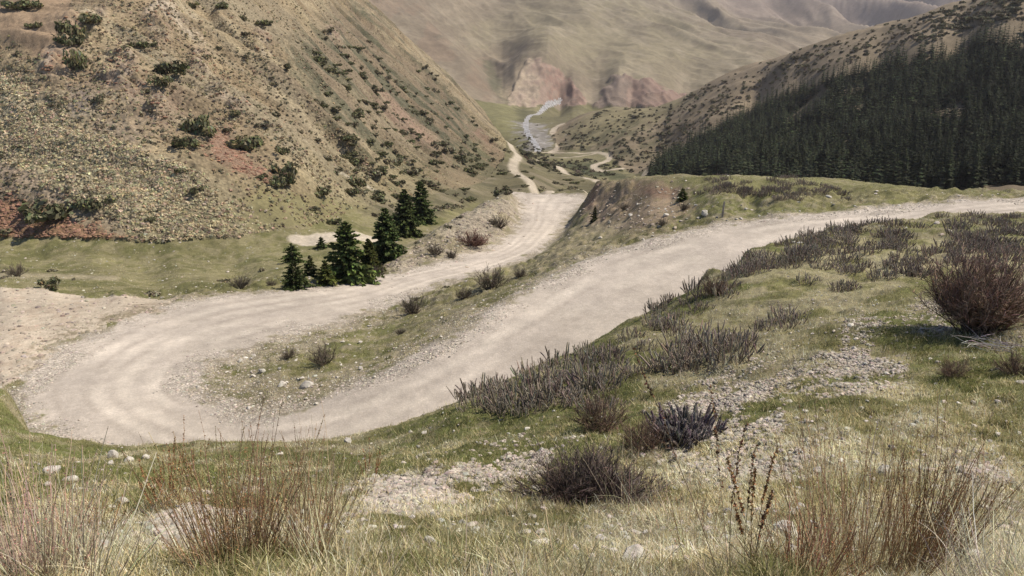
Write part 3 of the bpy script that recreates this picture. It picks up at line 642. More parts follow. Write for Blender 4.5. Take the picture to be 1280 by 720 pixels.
def jit(c, n, v=.2, h=.08):
    c = np.asarray(c, float); return np.clip(c*(1+rng.normal(size=(n, 1))*v)*(1+rng.normal(size=(n, 3))*h), .004, .9)
def blades(mb, base, d, L, W, bend, c, k=3, droop=.0, face=None):
    """tapering grass blades"""
    n = len(base); P = curve(base, d, L, k+1, bend, droop); a = rnd(n, 0, math.pi*2) if face is None else face
    s = np.stack([np.cos(a), np.sin(a), np.zeros(n)], -1)
    w = np.linspace(1, .12, k+1)**.8
    L_ = P-s[:, None]*(W[:, None]*w)[..., None]*.5; R_ = P+s[:, None]*(W[:, None]*w)[..., None]*.5
    Vv = np.stack([L_, R_], 2); i = np.arange(n*(k+1)*2).reshape(n, k+1, 2)
    q = np.stack([i[:, :-1, 0], i[:, :-1, 1], i[:, 1:, 1], i[:, 1:, 0]], -1).reshape(-1, 4)
    mb.add(Vv, q, None, np.repeat(c, (k+1)*2, 0))
def cards(mb, C, N, S_, c, asp=.5):
    """small leaf-shaped quads"""
    n = len(C); N = unit(N); r = unit(np.cross(N, rng.normal(size=(n, 3)))); u = np.cross(N, r)
    S_ = S_[:, None]; Vv = np.stack([C-r*S_, C+u*S_*asp, C+r*S_, C-u*S_*asp], 1)
    mb.add(Vv, np.arange(n*4).reshape(n, 4), None, np.repeat(c, 4, 0))
ICO = None
def ico():
    t = (1+5**.5)/2; v = unit(np.array([(-1,t,0),(1,t,0),(-1,-t,0),(1,-t,0),(0,-1,t),(0,1,t),(0,-1,-t),(0,1,-t),(t,0,-1),(t,0,1),(-t,0,-1),(-t,0,1)], float))
    f = [(0,11,5),(0,5,1),(0,1,7),(0,7,10),(0,10,11),(1,5,9),(5,11,4),(11,10,2),(10,7,6),(7,1,8),(3,9,4),(3,4,2),(3,2,6),(3,6,8),(3,8,9),(4,9,5),(2,4,11),(6,2,10),(8,6,7),(9,8,1)]
    return v, np.array(f)
IV, IF = ico()
def ico2():
    v = list(map(tuple, IV)); f = []; cache = {}
    def mid_(a, b):
        k = (min(a, b), max(a, b))
        if k not in cache: p = unit((np.array(v[a])+np.array(v[b]))/2); cache[k] = len(v); v.append(tuple(p))
        return cache[k]
    for a, b_, c in IF: x, y, z = mid_(a, b_), mid_(b_, c), mid_(c, a); f += [(a, x, z), (b_, y, x), (c, z, y), (x, y, z)]
    return np.array(v), np.array(f)
IV2, IF2 = ico2()
def rock_shape(fine):
    Vv, f = (IV2, IF2) if fine else (IV, IF)
    Vv = Vv.copy()
    for _ in range(9 if fine else 5):   # planar cuts give broken faces
        n = unit(rng.normal(size=3)); d = rng.uniform(.45, .85); k = Vv@n; Vv = Vv-np.outer(np.maximum(k-d, 0), n)
    Vv = Vv*(1+rng.normal(size=(len(Vv), 1))*.04)*np.array([1, rng.uniform(.6, .95), rng.uniform(.45, .7)])
    return Vv, f
def stones(mb, pos, size, c):
    n = len(pos); shapes = [rock_shape(False) for _ in range(12)]; w = rng.integers(0, 12, n)
    for k in range(12):
        m = w == k; a = rnd(m.sum(), 0, 6.28); ca, sa = np.cos(a), np.sin(a); s = size[m]
        if not m.sum(): continue
        v = shapes[k][0]; vx = (v[None, :, 0]*ca[:, None]-v[None, :, 1]*sa[:, None])*s[:, None]; vy = (v[None, :, 0]*sa[:, None]+v[None, :, 1]*ca[:, None])*s[:, None]; vz = v[None, :, 2]*s[:, None]*rnd(m.sum(), .6, 1)[:, None]
        Vv = np.stack([vx, vy, vz], -1)+pos[m][:, None]; f = (IF[None]+np.arange(m.sum())[:, None, None]*12).reshape(-1, 3)
        mb.add(Vv, None, f, np.repeat(c[m], 12, 0))
# scatter positions: uniform over the picture area of a mask, on the real ground
AREA = None
def scatter(n, mask, weight=None):
    """points on the terrain, density even as seen from the path above"""
    du = np.abs(np.gradient(U, axis=1)); dv = np.abs(np.gradient(V, axis=0)); w = du*dv*mask
    if weight is not None: w = w*weight
    w = w.ravel(); cdf = np.cumsum(w); k = np.searchsorted(cdf, rnd(n)*cdf[-1]); iy, ix = np.unravel_index(np.clip(k, 0, w.size-1), X.shape)
    fx = np.clip(ix+rnd(n, -.5, .5), 0, LQ-1.001); fy = np.clip(iy+rnd(n, -.5, .5), 0, LY-1.001)
    j = fy.astype(int); y = yr[j]+(yr[j+1]-yr[j])*(fy-j); q = np.interp(fx, np.arange(LQ), qc)
    return np.stack([q*y, y, bil(Z, fx, fy)], -1), iy, ix
def samp(G, iy, ix): return G[iy, ix]
INFR = (U > -60) & (U < 1340) & (V < 780)
# ------------------------------------------------------------------ copying things
def children(o): return [c for c in bpy.data.objects if c.parent == o]
KIDS = {}
def dup(o, loc, rz=0, s=1., label=None, group=None, cat=None, tilt=None):
    c = o.copy(); COL.objects.link(c); c.location = loc; c.rotation_euler = (tilt[0] if tilt else 0, tilt[1] if tilt else 0, rz)
    c.scale = (s, s, s) if not isinstance(s, tuple) else s
    tag(c, label, cat, group)
    for ch in KIDS.get(o.name, []):
        d = ch.copy(); COL.objects.link(d); d.parent = c
    return c
class Proto:
    """one kind with its parts; the first placement uses the original, later ones copies"""
    def __init__(s, o, kids=()): s.o = o; s.used = False; s.kids = kids; KIDS[o.name] = list(kids)
    def put(s, loc, rz=0, sc=1., label=None, group=None, cat=None, tilt=None):
        if s.used: return dup(s.o, loc, rz, sc, label, group, cat, tilt)
        s.used = True; o = s.o
        if o.name not in COL.objects: COL.objects.link(o)
        for k in s.kids:
            if k.name not in COL.objects: COL.objects.link(k)
        o.location = loc; o.rotation_euler = (tilt[0] if tilt else 0, tilt[1] if tilt else 0, rz); o.scale = (sc, sc, sc) if not isinstance(sc, tuple) else sc
        tag(o, label, cat, group); return o
def empty(name):
    return bpy.data.objects.new(name, None)
# ------------------------------------------------------------------ spruces
def spruce(H_, seed, whorls=26, per=8, wide=.24, lean=0, green=(.040, .058, .022)):
    global rng
    rng = np.random.default_rng(seed)
    tr = MB(); P = np.zeros((1, 8, 3)); P[0, :, 2] = np.linspace(-.3, H_, 8); tr.tube(P, np.linspace(.035*H_*.6, .01, 8)[None], 6, (.10, .078, .06))
    cr = MB(); n = whorls*per; h = np.repeat(np.linspace(.03, .985, whorls), per)+rng.normal(size=n)*.012; h = np.clip(h, .02, .99)
    a = rnd(n, 0, 6.28); lob = 1+.22*np.sin(a*2+seed)+.15*np.sin(a*3+h*9)
    Lb = H_*wide*(1-h)**.8*lob*rnd(n, .65, 1.15)+.02*H_
    d = unit(np.stack([np.cos(a), np.sin(a), .12+.75*h**2-.1*(1-h)], -1))
    base = np.stack([np.zeros(n), np.zeros(n), h*H_], -1)
    BP = curve(base, d, Lb, 6, .12, .22*(1-h)[:, None, None] if False else .16)
    tr.tube(BP, np.linspace(.012, .003, 6)[None]*np.ones((n, 1))*H_/5, 3, (.09, .07, .05))
    m = n*26; p, tg, i, t = pick(BP, m, .10, 1.); sgn = np.where(rnd(m) < .5, -1., 1.)
    sd_ = unit(np.cross(tg, [0, 0, 1.]))*sgn[:, None]; dd = unit(tg*.75+sd_*rnd(m, .2, 1.0)[:, None]+np.array([0, 0, -.28])+rng.normal(size=(m, 3))*.12)
    ln = (.10+.22*(1-t))*Lb[i]*rnd(m, .7, 1.3)+.035*H_*.6
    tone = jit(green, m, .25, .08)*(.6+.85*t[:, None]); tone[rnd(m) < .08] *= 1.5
    nrm = unit(np.cross(dd, rng.normal(size=(m, 3)))); wv = ln*.34
    Vv = np.stack([p, p+dd*ln[:, None]*.45+nrm*wv[:, None], p+dd*ln[:, None], p+dd*ln[:, None]*.45-nrm*wv[:, None]], 1)
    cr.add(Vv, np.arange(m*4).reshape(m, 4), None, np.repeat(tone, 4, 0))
    return tr, cr
def spruce_thing(loc, H_, seed, label, **k):
    tr, cr = spruce(H_, seed, **k); o = empty('spruce_tree'); COL.objects.link(o); o.location = loc
    tr.build('trunk', M_BARK, o); cr.build('crown', M_NEED, o)
    return tag(o, label, 'tree', 'spruces beside the lower road')
def ground_at(u, v, ymin, ymax): return hit(u, v, ymin, ymax)
SPR = [ # u, v of the foot, height px, y range, wide, label
 (436,350,74,'spruce standing at the road edge with a pale yellowish lower side, front of the group', .44, (0.054,0.078,0.030)),
 (462,341,44,'lighter yellow-green spruce tucked behind the front roadside spruce', .48, (.070,.085,.026)),
 (484,327,68,'broad dark spruce at the foot of the gravel bank, middle of the row', .46, (0.049,0.073,0.030)),
 (507,296,60,'dark spruce on the gravel bank just left of the topmost spruce', .42, (0.049,0.070,0.027)),
 (527,279,52,'topmost spruce of the row, highest up the gravel bank', .38, (0.046,0.068,0.027)),
 (369,360,36,'low squat spruce at the road edge, leftmost on the verge', .55, (0.046,0.068,0.027)),
 (366,328,25,'small round spruce behind the leftmost squat one', .66, (0.049,0.070,0.027)),
 (389,346,28,'little narrow spruce between the squat spruce and the tall roadside one', .48, (.05,.062,.022)),
 (408,355,30,'yellowish young spruce touching the left side of the tall roadside one', .6, (.062,.078,.024)),
 (402,310,15,'low dark spruce clump beside the small gravel lot', .7, (0.046,0.068,0.027)),
 (743,277,21,'lone young spruce at the foot of the cut earth bank', .30, (.042,.06,.022)),
 (853,251,17,'small round green conifer on the slope below the mound crest', .55, (.05,.065,.024))]
for k, (u, v, hp, lb, wd, g) in enumerate(SPR):
    p = hit(u, v, 58 if u < 600 else 62, 100)
    if p is None: p = hit(u, v, 58, 140)
    H_ = hp*np.linalg.norm(p)/F; g = (g[0]*1.2, g[1]*1.05, g[2]*.8)
    o = spruce_thing(p-np.array([0, 0, .1]), H_, 40+k, lb, whorls=26 if hp > 40 else 15, per=9, wide=wd, green=g)
    if u > 700: o['group'] = 'young spruces on the mound'
rng = np.random.default_rng(77)
# ------------------------------------------------------------------ the forest on the right hill
def forest_tree(seed, rich):
    global rng
    rng = np.random.default_rng(seed); mb = MB(); P = np.zeros((1, 3, 3)); P[0, :, 2] = (-.03, .5, 1.); mb.tube(P, np.array([[.012, .008, .002]]), 4, (.05, .04, .03))
    wh, per = (17, 7) if rich else (10, 5); n = wh*per
    h = np.repeat(np.linspace(.06, .97, wh), per)+rng.normal(size=n)*.012; a = rnd(n, 0, 6.28)
    L = (.225*(1-h)**.7*(1+.25*np.sin(a*2+seed))+.012)*rnd(n, .6, 1.2)
    d = np.stack([np.cos(a), np.sin(a), -.25+.5*h], -1); b0 = np.stack([0*a, 0*a, h], -1); s = np.stack([-np.sin(a), np.cos(a), 0*a], -1)
    w = L*.42; tip = b0+d*L[:, None]+np.array([0, 0, -.02]); md = b0+d*L[:, None]*.55
    Vv = np.stack([b0+np.array([0, 0, .012]), md+s*w[:, None]-np.array([0, 0, .02]), tip, md-s*w[:, None]-np.array([0, 0, .02])], 1)
    g = jit((.0215, .0265, .0105), n, .25, .08)*(.75+.6*rnd(n))[:, None]
    mb.add(Vv, np.arange(n*4).reshape(n, 4), None, np.repeat(g, 4, 0))
    if rich:   # side shoots
        k = n*2; i = rng.integers(0, n, k); f = rnd(k, .3, .9)[:, None]; p = b0[i]+d[i]*L[i][:, None]*f; sg = np.where(rnd(k) < .5, -1, 1)[:, None]
        dd = unit(d[i]+s[i]*sg*.9+np.array([0, 0, -.35])); l2 = (L[i]*.45)[:, None]; nn = unit(np.cross(dd, rng.normal(size=(k, 3))))
        Vv = np.stack([p, p+dd*l2*.5+nn*l2*.25, p+dd*l2, p+dd*l2*.5-nn*l2*.25], 1); mb.add(Vv, np.arange(k*4).reshape(k, 4), None, np.repeat(jit((.027, .032, .0125), k, .25, .08), 4, 0))
    return mb
fp = [(808,232),(822,214),(850,196),(880,172),(905,160),(930,147),(965,128),(1000,116),(1040,102),(1085,92),(1130,78),(1180,66),(1230,55),(1330,35),(1340,245),(1230,250),(1000,240)]
ftr = []
for k in range(42000):
    y = rng.uniform(235, 640); q = rng.uniform(.15, .78); x = q*y
    if rng.random() > y/640: continue
    ftr.append((x, y))
ftr = np.array(ftr); fz = H(ftr[:, 0], ftr[:, 1]); fu, fv = uv(ftr[:, 0], ftr[:, 1], fz)
ok = inpoly(fu+rng.normal(size=len(fu))*3, fv+rng.normal(size=len(fu))*3, fp); 
clear = fbm(ftr[:, 0]/28, ftr[:, 1]/28, 3, 201)-.9*np.exp(-((fu-1165)/70)**2-((fv-160)/45)**2); ok &= clear > -.85
ftr, fz, fu, fv = ftr[ok], fz[ok], fu[ok], fv[ok]
# thin to a minimum spacing on a grid
order = rng.permutation(len(ftr)); occ = set(); kp = []
for i in order:
    key = (int(ftr[i, 0]/2.7), int(ftr[i, 1]/2.7))
    if key in occ: continue
    occ.add(key); kp.append(i)
ftr, fz, fu, fv = ftr[kp], fz[kp], fu[kp], fv[kp]
fh = rng.uniform(8, 16, len(ftr))*(.65+.35*rng.random(len(ftr)))*(1-.25*sm(420, 560, ftr[:, 1]))
fx_, fy_ = hidx(ftr[:, 0], ftr[:, 1]); rmx = bil(RM, fx_, fy_); topS = (fz+fh)/ftr[:, 1]
shown = np.clip((topS-rmx)/(fh/ftr[:, 1]), 0, 1)*(fu > -20)*(fu < 1300)
vis_h = shown*fh/ftr[:, 1]
big = np.argsort(-vis_h)[:300]; isb = np.zeros(len(ftr), bool); isb[big] = True
FT = [Proto(forest_tree(300+k, True).build('forest_spruce', M_NEED, link=False)) for k in range(6)]
for i in big:
    FT[int(rng.integers(6))].put((ftr[i, 0], ftr[i, 1], fz[i]-.2), rng.uniform(0, 6.28), (fh[i]*rng.uniform(.9, 1.25), fh[i]*rng.uniform(.9, 1.25), fh[i]), 'dark narrow spruce in the near edge of the dense hillside forest', 'spruces in the hillside forest', 'tree')
fb = MB(); lows = [forest_tree(330+k, False) for k in range(8)]; lv = [np.concatenate(m.v) for m in lows]; lq = [np.concatenate(m.q) for m in lows]; lc = [np.concatenate(m.c) for m in lows]
rng = np.random.default_rng(78)
rest = np.where(~isb)[0]; wv = rng.integers(0, 8, len(rest))
for k in range(8):
    r = rest[wv == k]; n = len(r); a = rnd(n, 0, 6.28); ca, sa = np.cos(a)[:, None], np.sin(a)[:, None]; v = lv[k]; hh = fh[r][:, None]
    VV = np.stack([(v[None, :, 0]*ca-v[None, :, 1]*sa)*hh*1.1, (v[None, :, 0]*sa+v[None, :, 1]*ca)*hh*1.1, v[None, :, 2]*hh], -1)+np.stack([ftr[r, 0], ftr[r, 1], fz[r]-.2], -1)[:, None]
    fb.add(VV, (lq[k][None]+np.arange(n)[:, None, None]*len(v)).reshape(-1, 4), None, (lc[k][None]*rnd(n, .55, 1.45)[:, None, None]).reshape(-1, 3))
o = fb.build('forest', M_NEED); tag(o, 'dense dark spruce forest covering the right hillside', 'forest', kind='stuff')
print('forest', len(ftr))
# ------------------------------------------------------------------ leafy and twiggy shrubs
def cushion(seed, n, lobes, flat, c, s=.09, name='shrub'):
    """many-lobed leafy cushion about 1 m across"""
    global rng
    rng = np.random.default_rng(seed); mb = MB()
    lc_ = np.stack([rng.normal(size=lobes)*.26, rng.normal(size=lobes)*.26, np.abs(rng.normal(size=lobes))*.1*flat+.08], -1); lr = rnd(lobes, .14, .30)
    w = rng.integers(0, lobes, n); dv_ = unit(rng.normal(size=(n, 3))); dv_[:, 2] = np.abs(dv_[:, 2])*rng.choice([1, 1, -.4], n)
    C = lc_[w]+dv_*(lr[w]*rnd(n, .55, 1.1))[:, None]*np.array([1, 1, flat]); C[:, 2] = np.maximum(C[:, 2], -.02)
    cards(mb, C, dv_+rng.normal(size=(n, 3))*.7, rnd(n, .5, 1.2)*s, jit(c, n, .3, .1)*(.8+.5*rnd(lobes)[w])[:, None], .55)
    st = curve(np.zeros((14, 3)), cone_dirs(14, .3, 1.4), rnd(14, .25, .5), 4, .3); mb.tube(st, np.linspace(.014, .005, 4)[None]*np.ones((14, 1)), 3, (.09, .07, .05))
    return mb.build(name, M_LEAF, link=False)
JUN = [Proto(cushion(400+k, 520, 7, .8, (.135, .128, .066), name='juniper_bush')) for k in range(5)]
SCR = [Proto(cushion(420+k, 260, 5, .85, (.16, .138, .088), .11, name='scrub_bush')) for k in range(4)]
HSB = [Proto(cushion(440+k, 240, 5, .85, (.125, .112, .068), .11, name='hill_shrub')) for k in range(4)]
rng = np.random.default_rng(79)
JL = [(32,6,26,14,'juniper on bare brown scree at the top left corner'),(93,38,24,26,'tall grey-green juniper on the right rim of the brown scree'),(92,50,22,16,'juniper directly below the tall one on the scree rim'),(96,76,22,24,'dark juniper lowest on the right rim of the brown scree'),(111,22,26,16,'juniper uphill right of the brown scree rim'),(38,32,8,7,'tiny bush on the bare brown scree, left of a pair'),(47,31,8,8,'tiny bush on the bare brown scree, right of a pair'),
 (211,84,30,20,'dark juniper high on the rocky slope above the reddish rubble'),(200,101,20,14,'grey-green bush just below the high dark juniper'),(228,90,12,9,'small bush right of the high dark juniper'),(178,56,18,10,'bush beside a dark red crag'),
 (243,153,26,24,'upper dark juniper of the clump left of the red scree tongue'),(238,176,24,17,'lower dark juniper of the clump left of the red scree tongue'),(257,163,22,16,'right-hand dark juniper at the head of the red scree tongue'),
 (306,176,36,24,'long green juniper along the upper edge of the red scree tongue'),(352,226,18,18,'upper half of the bright green bush strip below the red scree tongue'),(357,216,30,28,'bright green bush at the lower end of the red scree tongue'),
 (62,265,52,24,'long green juniper above the red scree patch at lower left'),(117,254,30,16,'green juniper on pale scree, right of the long one'),(188,273,11,9,'small green bush alone low on the straw slope'),(245,237,15,11,'small dark bush alone on the tussock slope'),(228,213,13,9,'small bush on the slope under the juniper clump'),
 (326,220,12,8,'little bush below the red scree tongue'),(351,187,14,12,'dark bush right of the red scree tongue'),(294,140,14,10,'bush on the rocky rib above the red scree tongue'),(330,28,12,9,'small bush high on the rib of the mountain'),(304,22,9,8,'bush near the top edge of the mountain'),(278,6,16,10,'bush at the top edge of the picture on the mountain'),(240,6,10,8,'bush at the very top left of the mountain rib'),(360,82,10,10,'small dark bush midway up the smooth slope'),(404,132,9,9,'small dark bush on the smooth slope, lower of two'),
 (62,355,22,14,'brown-green bush at the meadow edge beside the lay-by'),(400,238,30,14,'dark thicket bush beside the pale track on the slope'),(440,226,22,16,'dark green bush near the end of the pale track'),(438,238,18,12,'lower dark bush near the end of the pale track'),(418,276,14,10,'low bush above the small gravel lot')]
for k, (u, v, wpx, hpx, lb) in enumerate(JL):
    p = hit(u, v+hpx*.4, 55, 600)
    if p is None: continue
    r = np.linalg.norm(p)/F; wm = wpx*r*1.15; hm_ = hpx*r*1.5
    JUN[k % 5].put(p-np.array([0, 0, .05]), rng.uniform(0, 6.28), (wm, wm*.9, hm_*1.25), lb, 'junipers on the left mountain', 'bush')
# the many small bushes: dense on the right flank of the left mountain, and on the right hill
def many(n, mask, wt, protos, smin, smax, label, group, flat=1., ymin=0):
    P, iy, ix = scatter(n, mask, wt); 
    for p in P:
        s = rng.uniform(smin, smax)*rng.uniform(.7, 1.2)
        protos[int(rng.integers(len(protos)))].put(p-np.array([0, 0, .06]), rng.uniform(0, 6.28), (s*rng.uniform(.8, 1.3), s, s*flat*rng.uniform(.7, 1.1)), label, group, 'bush')
flk = region([(380,60),(440,40),(520,100),(640,190),(630,235),(560,250),(470,255),(430,190)], 90, 600, 10, c_mount)
gul = .35+sm(-.1, .35, fbm(ac/5, al/30, 4, 135)+.1)*2
many(295, flk*VIS, gul, JUN[:3]+SCR[:2], 1.2, 3.3, 'small dark bush among many on the striped right flank of the mountain', 'bushes on the mountain flank')
many(42, c_mount*VIS*(Y < 300)*(Z < 0)*(V > 0)*INFR*(1-flk), None, SCR, .9, 2.2, 'small drab bush dotted on the tawny mountain slope', 'bushes dotted on the tawny slope')
hb = region([(690,190),(704,162),(758,139),(890,108),(1000,66),(1200,6),(1280,-10),(1280,20),(1150,55),(1000,95),(880,160),(820,205),(740,200)], 400, 900, 3, c_hill)
many(150, hb*VIS, np.clip(.3+1.6*sm(0,.5,fbm(X/45, Y/45, 3, 221)), 0, 3), HSB, 3.2, 8.0, 'small dark shrub dotted on the bare brown hill above the forest', 'shrubs on the brown hill', .7)
vb = region([(690,135),(660,165),(684,196),(760,204),(800,214),(720,222),(640,205),(640,190)], 300, 1100, 4)*(dfar > 3)*(drv > 4)
many(70, vb*VIS, None, HSB, 2, 5, 'dark shrub on the valley bottom between the winding tracks', 'shrubs on the valley bottom', .8)
me2 = ((cls == 2) & (Y < 135) & VIS & INFR)*1.
many(26, me2, None, SCR, .5, 1.3, 'low drab bush on the meadow below the mountain', 'low bushes on the meadow')

many(70, vs_*VIS*INFR, None, SCR+JUN[:2], .9, 2.4, 'small dark bush on the scrubby slope beside the far winding road', 'bushes beside the far road')
# tussocks and dark dwarf scrub that give the left mountain its grain
rng = np.random.default_rng(80)
def tufts(name, n, mask, s0, s1, c, label, per=9, flat=.7):
    P, iy, ix = scatter(n, mask*VIS*INFR); s = rnd(n, s0, s1); dv_ = unit(rng.normal(size=(n*per, 3))); dv_[:, 2] = np.abs(dv_[:, 2])
    C = np.repeat(P, per, 0)+dv_*np.repeat(s, per)[:, None]*np.array([.5, .5, .5*flat]); mb = MB()
    cards(mb, C, dv_+rng.normal(size=(n*per, 3))*.4, np.repeat(s, per)*rnd(n*per, .3, .55), np.repeat(jit(c, n, .2, .06), per, 0)*rnd(n*per, .8, 1.2)[:, None], .6)
    o = mb.build(name, M_GRASS); return tag(o, label, 'tussocks', kind='stuff')
tufts('straw_tussocks', 13000, apron*(red1 < .2)*(1-red2)*(1-grn*.7)*(Y < 300)*(.25+sm(-.3,.4,fbm(X/5, Y/5, 3, 240))), .2, .5, (.44, .37, .245), 'straw-coloured grass tussocks covering the lower mountain slope')
tufts('slope_tussocks', 12000, c_mount*(1-apron)*(1-red2)*(1-red1)*(1-brn)*(Y < 480)*(.15+sm(-.3,.4,fbm(X/6, Y/6, 3, 241))), .18, .5, (.35, .285, .185), 'tawny grass tussocks on the upper mountain slope')
tufts('dwarf_scrub', 4500, c_mount*(1-.9*red1)*(1-.95*red2)*(1-brn)*(Y < 480)*np.clip(.15+sm(-.1, .5, fbm(ac/6, al/20, 4, 231)), 0, 1), .2, .55, (.17, .145, .095), 'dark dwarf scrub speckling the mountain slope')
tufts('hill_scrub', 1300, .25*hb+.6*region([(690,135),(660,165),(684,196),(760,204),(800,214),(720,222),(640,205),(640,190)], 300, 1100, 4)*(dfar > 3), 1., 3., (.10, .088, .055), 'dark dwarf scrub on the brown hill and valley bottom')
# ------------------------------------------------------------------ stones
rng = np.random.default_rng(90)
def scol(n, c=(.40, .345, .285)): return jit(c, n, .22, .035)
def gravel(name, n, mask, s0, s1, label, c=(.40, .345, .285), sink=.2, pw=2.2):
    P, iy, ix = scatter(n, mask*VIS*INFR); s = s0+(s1-s0)*rng.random(n)**pw; P[:, 2] += s*.25-s*sink
    mb = MB(); stones(mb, P, s, scol(n, c)); o = mb.build(name, M_ROCK); return tag(o, label, 'gravel', kind='stuff')
pm = pat*(Y < 40)
gravel('hillside_gravel', 26000, pm**1.3, .006, .046, 'pale broken stones lying in bare patches of the grassy slope', (.38, .325, .27), .12)
hs_ = (cls == 0)*(Y < 45)*(X > -30)*(QG > -.72)*1.
gravel('scattered_stones', 4200, hs_*np.clip(.12+sm(.0, .6, n1+n2)*.5+pat*0+6*sm(.2,.0,np.abs(pat-.5)), 0, 1)*(Y < 30)*sm(2.2, 6, Y), .008, .045, 'small pale stones strewn through the grass', (.46, .41, .355), .15)
gravel('road_gravel', 15000, np.clip(loose*1.0+apronr*.9+lipd*.5, 0, 1)*(Y > 26)*(Y < 125), .025, .12, 'loose gravel along the edges of the hairpin road', (.40, .345, .285), .3, 3)
gravel('bank_rubble', 3600, np.clip(bank+mound*.25+.25*turn, 0, 1)*(Y < 130), .05, .26, 'rubble on the spoil bank and the cut earth bank', (.36, .295, .235), .3, 3)
gravel('meadow_stones', 1100, me2+.3*(isl*(cls == 0)*(Y < 110)), .05, .22, 'pale stones strewn over the meadow and verges', (.50, .45, .385), .3, 3)
gravel('scree_stones', 2600, np.maximum(red1, red2)*(Y < 300)+.15*oc*(Y < 300), .12, .5, 'reddish scree blocks on the left mountain', (.29, .165, .11), .4, 3)
RK = []
for k in range(6):
    v, f = rock_shape(True); mb = MB(); mb.add(v*.5, None, f, jit((.52, .47, .405), len(v), .06, .02)); RK.append(Proto(mb.build('rock', M_ROCK, link=False)))
def rock(u, v, wpx, label, ymin=1.5, ymax=140, group='pale rocks', sq=1.):
    p = hit(u, v, ymin, ymax)
    if p is None: return
    s = wpx*np.linalg.norm(p)/F
    RK[int(rng.integers(6))].put(p+np.array([0, 0, s*.12]), rng.uniform(0, 6.28), (s, s*.9, s*sq), label, group, 'rock', (rng.uniform(-.25, .25), rng.uniform(-.25, .25)))
for u, v, w_, lb in [(382,484,20,'largest pale rock on the grass island inside the hairpin'),(352,482,14,'pale rock left of the largest one on the grass island'),(377,474,8,'small pale rock just behind the largest one on the island'),(328,465,12,'pale rock with a dark underside at the left part of the island'),(402,483,8,'flat pale rock right of the largest one on the island'),(452,462,10,'leaning pale rock at the right end of the island gravel'),(358,479,8,'small grey rock against the right side of the second rock'),(428,428,6,'small pale rock near the twiggy bushes on the island'),(451,428,8,'pale rock upslope on the green island'),(370,451,7,'pale rock at the foot of the dark twiggy bush'),(300,452,9,'pale rock at the left tip of the island grass'),(318,445,8,'pale rock on the upper left edge of the island'),(468,472,7,'pale rock by the upper road opposite the thicket'),(396,505,7,'small pale rock alone on the island gravel'),
  (880,268,13,'largest pale rock below the mound, left of the post'),(873,273,6,'small rock just left of the largest one below the mound'),(896,272,5,'small white rock between the large rock and the post'),(833,270,8,'pale rock on the slope under the round green conifer'),(788,270,10,'pale rock at the foot of the cut earth bank'),(750,298,7,'white rock on the verge below the cut bank'),(816,296,7,'pale rock by the upper road below the mound'),(933,262,6,'pale stone right of the post'),(1036,247,9,'pale rock among the dry clumps on the mound crest'),(690,345,6,'pale stone on the strip between the road legs'),
  (66,590,26,'whitish lichened rock in the grass at lower left'),(143,571,18,'grey-topped white rock beside the road edge, lower left'),(160,577,14,'white rock right of the grey-topped one, lower left'),(138,579,10,'white stone in front of the grey-topped rock'),(182,573,11,'pale rock near the road rim, right of the white pair'),(88,602,18,'grey rock below the lichened one at lower left'),(153,630,22,'large pale rounded rock left of the green tuft'),(198,652,16,'white rock beside the brown seed stalks'),(60,607,10,'small round white stone at the far lower left'),(1246,543,10,'small white stone alone on the grass at the right'),(436,553,15,'grey stone on the rim of the slope right of centre stalks'),(470,596,12,'pale rock at the top of the front gravel patch'),(480,607,9,'pale stone left in the front gravel patch'),(530,542,12,'white flat stone on the grassy rim below the road'),(513,541,9,'white stone left of the flat one on the grassy rim'),(1064,408,14,'reddish-grey rock at the left end of the upper gravel patch'),(1068,437,10,'grey stone at the top of the triangular gravel patch')]:
    rock(u, v, w_, lb)
for u, v, w_ in [(rng.uniform(300, 680), 0, 0) for _ in range(0)]: pass
def rocks_in(mask, n, s0, s1, label, group):
    P, iy, ix = scatter(n, mask*VIS*INFR)
    for p in P:
        s = s0+(s1-s0)*rng.random()**2.2; RK[int(rng.integers(6))].put(p+np.array([0, 0, s*.08]), rng.uniform(0, 6.28), (s, s*.85, s*.9), label, group, 'rock', (rng.uniform(-.3, .3), rng.uniform(-.3, .3)))
rocks_in((isl*(cls == 0)*(Y < 60)*(sd > 0)*(sd < 6))*1., 60, .14, .4, 'small pale stone strewn on the grass strip between the road legs', 'stones on the grass strip')
rocks_in(region([(730,255),(860,240),(1000,250),(1000,262),(860,285),(730,310),(690,330)], 55, 100, 4)*1., 45, .15, .5, 'small pale stone strewn on the slope below the mound', 'stones below the mound')
rocks_in(hs_*(Y < 16)*(Y > 3)*(1-pat), 70, .05, .2, 'small pale stone half hidden in the grass of the near slope', 'stones in the near grass')
